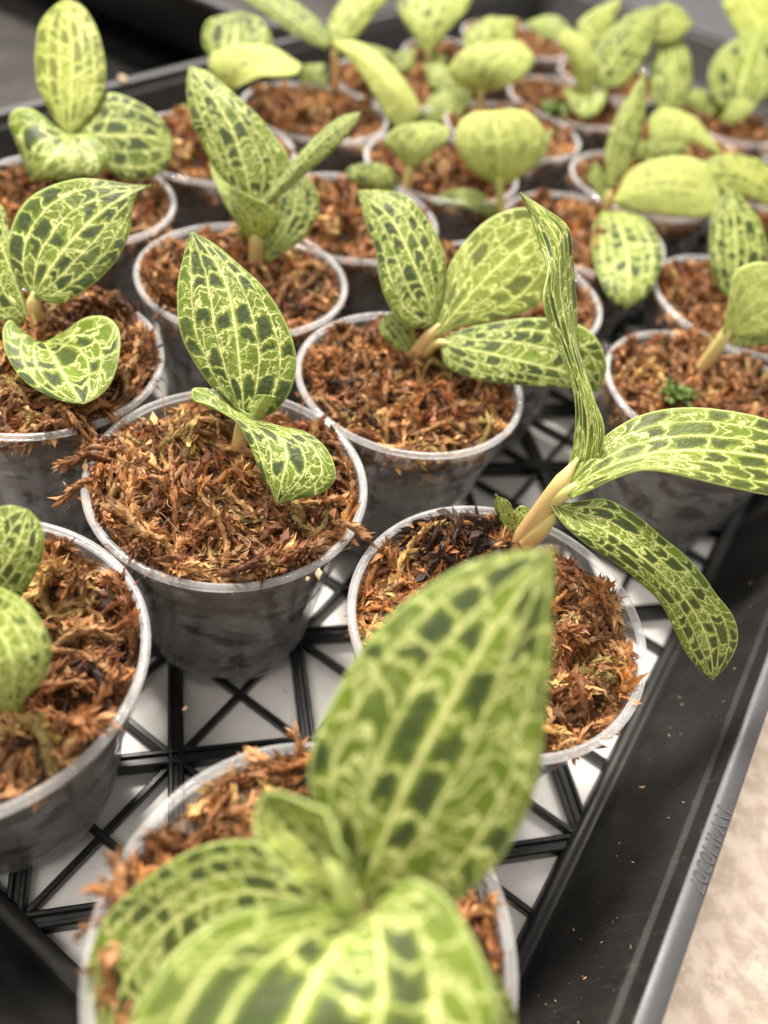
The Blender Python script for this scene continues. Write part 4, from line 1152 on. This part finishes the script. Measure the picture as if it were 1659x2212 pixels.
plant((1502, 815), 'seedling at the right edge with slanting tan stem and pale yellow leaf', [
    dict(m=[(1575, 715), (1620, 660), (1690, 620), (1760, 600)], l=[(1560, 720), (1575, 640), (1590, 585), (1650, 567), (1760, 600)], r=[(1585, 725), (1640, 725), (1700, 690), (1760, 600)], d=(-14, -19, -20, -16), cup=(-1, 1), under=True, dk=0.2, y=0.75, seed=0.26, n=40, label='pale yellow underside of the front leaf'),
    dict(m=[(1580, 740), (1640, 725), (1720, 720)], l=[(1580, 730), (1640, 700), (1720, 720)], r=[(1585, 750), (1645, 745), (1720, 720)], d=(-14, -14, -12), cup=0.5, dk=0.4, seed=0.28),
], [([(1492, 828, 2, 2.3), (1530, 775, -6, 2.2), (1562, 730, -12, 2.0), (1582, 690, -15, 1.6)], (0.1, 0.8), 'stem')], zm=-0.1)

plant((838, 170), 'low green seedling behind the drooping yellow leaf', [
    dict(m=[(838, 160), (815, 125), (780, 92)], l=[(830, 160), (785, 135), (780, 92)], r=[(846, 158), (850, 115), (780, 92)], d=(-3, -6, -5), cup=1, dk=0.4, y=0.2, seed=0.295),
    dict(m=[(842, 160), (875, 140), (900, 105)], l=[(838, 155), (855, 115), (900, 105)], r=[(848, 166), (890, 150), (900, 105)], d=(-3, -5, -4), cup=1, dk=0.3, seed=0.296),
], [([(840, 175, 1, 1.3), (840, 168, -1, 1.3), (840, 155, -4, 0.9)], (0.6, 1), 'stem')], zm=-0.08)
plant((1405, 365), 'low grey-green seedling half hidden behind the broad ochre leaf', [
    dict(m=[(1405, 345), (1430, 315), (1492, 318)], l=[(1398, 342), (1400, 300), (1445, 285), (1492, 318)], r=[(1412, 350), (1450, 345), (1492, 318)], d=(-3, -6, -5), cup=1, dk=0.3, seed=0.297),
    dict(m=[(1400, 345), (1375, 325), (1352, 290)], l=[(1395, 352), (1355, 335), (1352, 290)], r=[(1406, 340), (1392, 305), (1352, 290)], d=(-3, -5, -4), cup=1, dk=0.5, seed=0.298),
], [([(1404, 372, 1, 1.3), (1404, 362, -1, 1.3), (1403, 342, -4, 0.9)], (0.6, 1), 'stem')], zm=-0.08)
plant((1530, 262), 'low pale seedling between the oval leaf and the broad mottled leaf', [
    dict(m=[(1530, 245), (1512, 215), (1486, 188)], l=[(1524, 248), (1488, 228), (1486, 188)], r=[(1537, 243), (1530, 200), (1486, 188)], d=(-3, -5, -4), cup=1, dk=0.25, seed=0.299),
    dict(m=[(1533, 245), (1552, 232), (1570, 205)], l=[(1530, 240), (1545, 212), (1570, 205)], r=[(1538, 250), (1565, 240), (1570, 205)], d=(-3, -4, -3), cup=1, dk=0.3, y=0.3, seed=0.301),
], [([(1531, 268, 1, 1.2), (1531, 258, -1, 1.2), (1531, 242, -4, 0.8)], (0.6, 1), 'stem')], zm=-0.08)

# ------------------------------------------------------------------ small things: tufts, rootlets, husk, crumbs
def tuft(u, v, zz, label, n=40, size=5.0, seed=1):
    P, dep = on_plane(u, v, zz * R)
    g_ = np.random.default_rng(seed)
    V, F = [], []
    for i in range(n):
        a = g_.uniform(0, 6.28); el = g_.uniform(0.2, 1.4)
        d = np.array([math.cos(a) * math.cos(el), math.sin(a) * math.cos(el), math.sin(el)])
        sdir = np.cross(d, [0, 0, 1.0]); sdir /= np.linalg.norm(sdir) + 1e-9
        o_ = g_.normal(0, size * 0.42, 3) * np.array([1, 1, 0.2]); ln = g_.uniform(0.4, 1.0) * size; w = ln * 0.16
        b = len(V)
        V += [o_, o_ + d * ln * 0.5 + sdir * w, o_ + d * ln + np.array([0, 0, -0.15 * ln]), o_ + d * ln * 0.5 - sdir * w]
        F += [(b, b + 1, b + 3), (b + 1, b + 2, b + 3)]
    me_ = mesh_of('moss_tuft', (np.array(V) * MM).tolist(), F)
    o = link('moss_tuft', me_, M_TUFT, smooth=False)
    o.location = P
    tag(o, label, 'moss', kind='stuff')
tuft(1462, 852, 0.03, 'fresh green moss tuft beside the slanting tan stem', 170, 4.5, 3)
tuft(1195, 245, 0.03, 'fresh green tuft in a far cup, upper right', 90, 8, 4)
tuft(1285, 392, 0.03, 'dark green tuft beside the narrow upright leaf', 60, 6, 5)
def rootlet(cup, pts, rad, label):
    c = CUPLOC[cup]
    p = catmull([(x, y, z) for (x, y, z) in pts], 28)
    me_ = tube('rootlet', [Vector(q * MM) for q in p], [rad * MM] * len(p), 5)
    o = link('rootlet', me_, M_ROOT)
    o.location = c
    tag(o, label, 'root')
def px_path(cup, pts, rad, label, zz):
    """rootlet drawn on a surface: pixel positions with a height in rim radii"""
    P0 = CUPLOC[cup]
    p3 = [on_plane(u, v, z * R)[0] - P0 for (u, v, z) in pts]
    rootlet(cup, [tuple(q / MM) for q in p3], rad, label)
px_path('A', [(620, 1130, 0.03), (612, 1160, 0.06), (622, 1190, 0.05), (606, 1215, 0.04), (592, 1228, 0.02)], 0.13, 'thin red rootlet curling over the moss below the arching leaf', 0)
px_path('A', [(352, 855, 0.12), (356, 890, 0.06), (360, 930, 0.02), (330, 955, 0.02), (290, 975, 0.0)], 0.14, 'thin brown rootlet standing at the back left of the centre cup', 0)
px_path('C', [(703, 838, 0.10), (672, 848, 0.14), (652, 880, 0.10), (648, 925, -0.02)], 0.13, 'dark hair-like rootlet arching over the rim between two cups', 0)
px_path('A', [(505, 1000, 0.05), (480, 985, 0.08), (462, 970, 0.10), (470, 1010, 0.03)], 0.16, 'pale frayed rootlet at the foot of the central stem', 0)
def husk(u, v, zz, s, label, seed):
    P, dep = on_plane(u, v, zz * R)
    g_ = np.random.default_rng(seed)
    bm = bmesh.new()
    bmesh.ops.create_icosphere(bm, subdivisions=2, radius=1.0)
    for vv in bm.verts:
        n_ = 1 + 0.35 * math.sin(vv.co.x * 3.1 + seed) * math.sin(vv.co.y * 4.3 + 2 * seed) + g_.normal(0, 0.08)
        vv.co = Vector((vv.co.x * s * n_, vv.co.y * s * 0.6 * n_, vv.co.z * s * 0.45 * n_)) * MM
    me_ = bpy.data.meshes.new('husk'); bm.to_mesh(me_); bm.free()
    o = link('dry_husk', me_, M_HUSK)
    o.location = P; o.rotation_euler = (0.4, 0.3, g_.uniform(0, 6))
    tag(o, label, 'husk')
husk(688, 1240, 0.0, 1.3, 'pale crumpled husk stuck below the rim of the centre cup', 2)
husk(664, 1250, -0.01, 0.9, 'smaller greyish husk left of the pale one on the centre cup', 5)
husk(265, 172, -0.58, 2.6, 'beige crumb resting on the left rim of the tray', 8)
# crumbs scattered on the right wall, the rims and the white sheet
gC = np.random.default_rng(99)
V, F = [], []
def crumb(P, s, g_):
    b = len(V)
    o_ = np.array(P)
    ax = g_.normal(0, 1, (3, 3)); ax /= np.linalg.norm(ax, axis=1)[:, None]
    a, b_, c = ax[0] * s * 1.5, ax[1] * s * 0.6, ax[2] * s * 0.45
    for q in (a, -a, b_, -b_, c, -c): V.append(o_ + q * (1 + g_.normal(0, 0.2)))
    for f_ in ((0, 2, 4), (2, 1, 4), (1, 3, 4), (3, 0, 4), (2, 0, 5), (1, 2, 5), (3, 1, 5), (0, 3, 5)): F.append(tuple(b + x for x in f_))
for i in range(70):     # on the sloping wall
    q = gC.uniform(0, 1)
    crumb(tray(gC.uniform(1.4, 6.0), B1 + 0.06 + 0.295 * q, -HC + 0.14 + (ZR - 0.17 + HC - 0.14) * q + 0.006), gC.gamma(2, 0.00011), gC)
for kk in ('A', 'B', 'C', 'F', 'G', 'E', 'D', 'H'):
    for i in range(9):
        a = gC.uniform(0, 6.28); P0 = CUPLOC[kk]
        crumb(P0 + Vector((math.cos(a) * 0.955 * R, math.sin(a) * 0.955 * R, 0.0006)), gC.gamma(2, 0.00017), gC)
for i in range(90):
    crumb(tray(gC.uniform(0.5, 8), gC.uniform(-4, 0.7), -HC - 0.146), gC.gamma(2, 0.00014), gC)
for (u, v) in ((140, 1045), (290, 1815), (305, 1790), (1515, 1795), (400, 1530), (640, 1300)):
    crumb(on_plane(u, v, 0.03 * R if v < 1700 else 0.02 * R)[0], 0.0005, gC)
o = link('crumbs', mesh_of('crumbs', [tuple(v) for v in V], F), M_CRUMB, smooth=False)
tag(o, 'scattered beige crumbs of moss on the tray wall, rims and sheet', 'crumbs', kind='stuff')
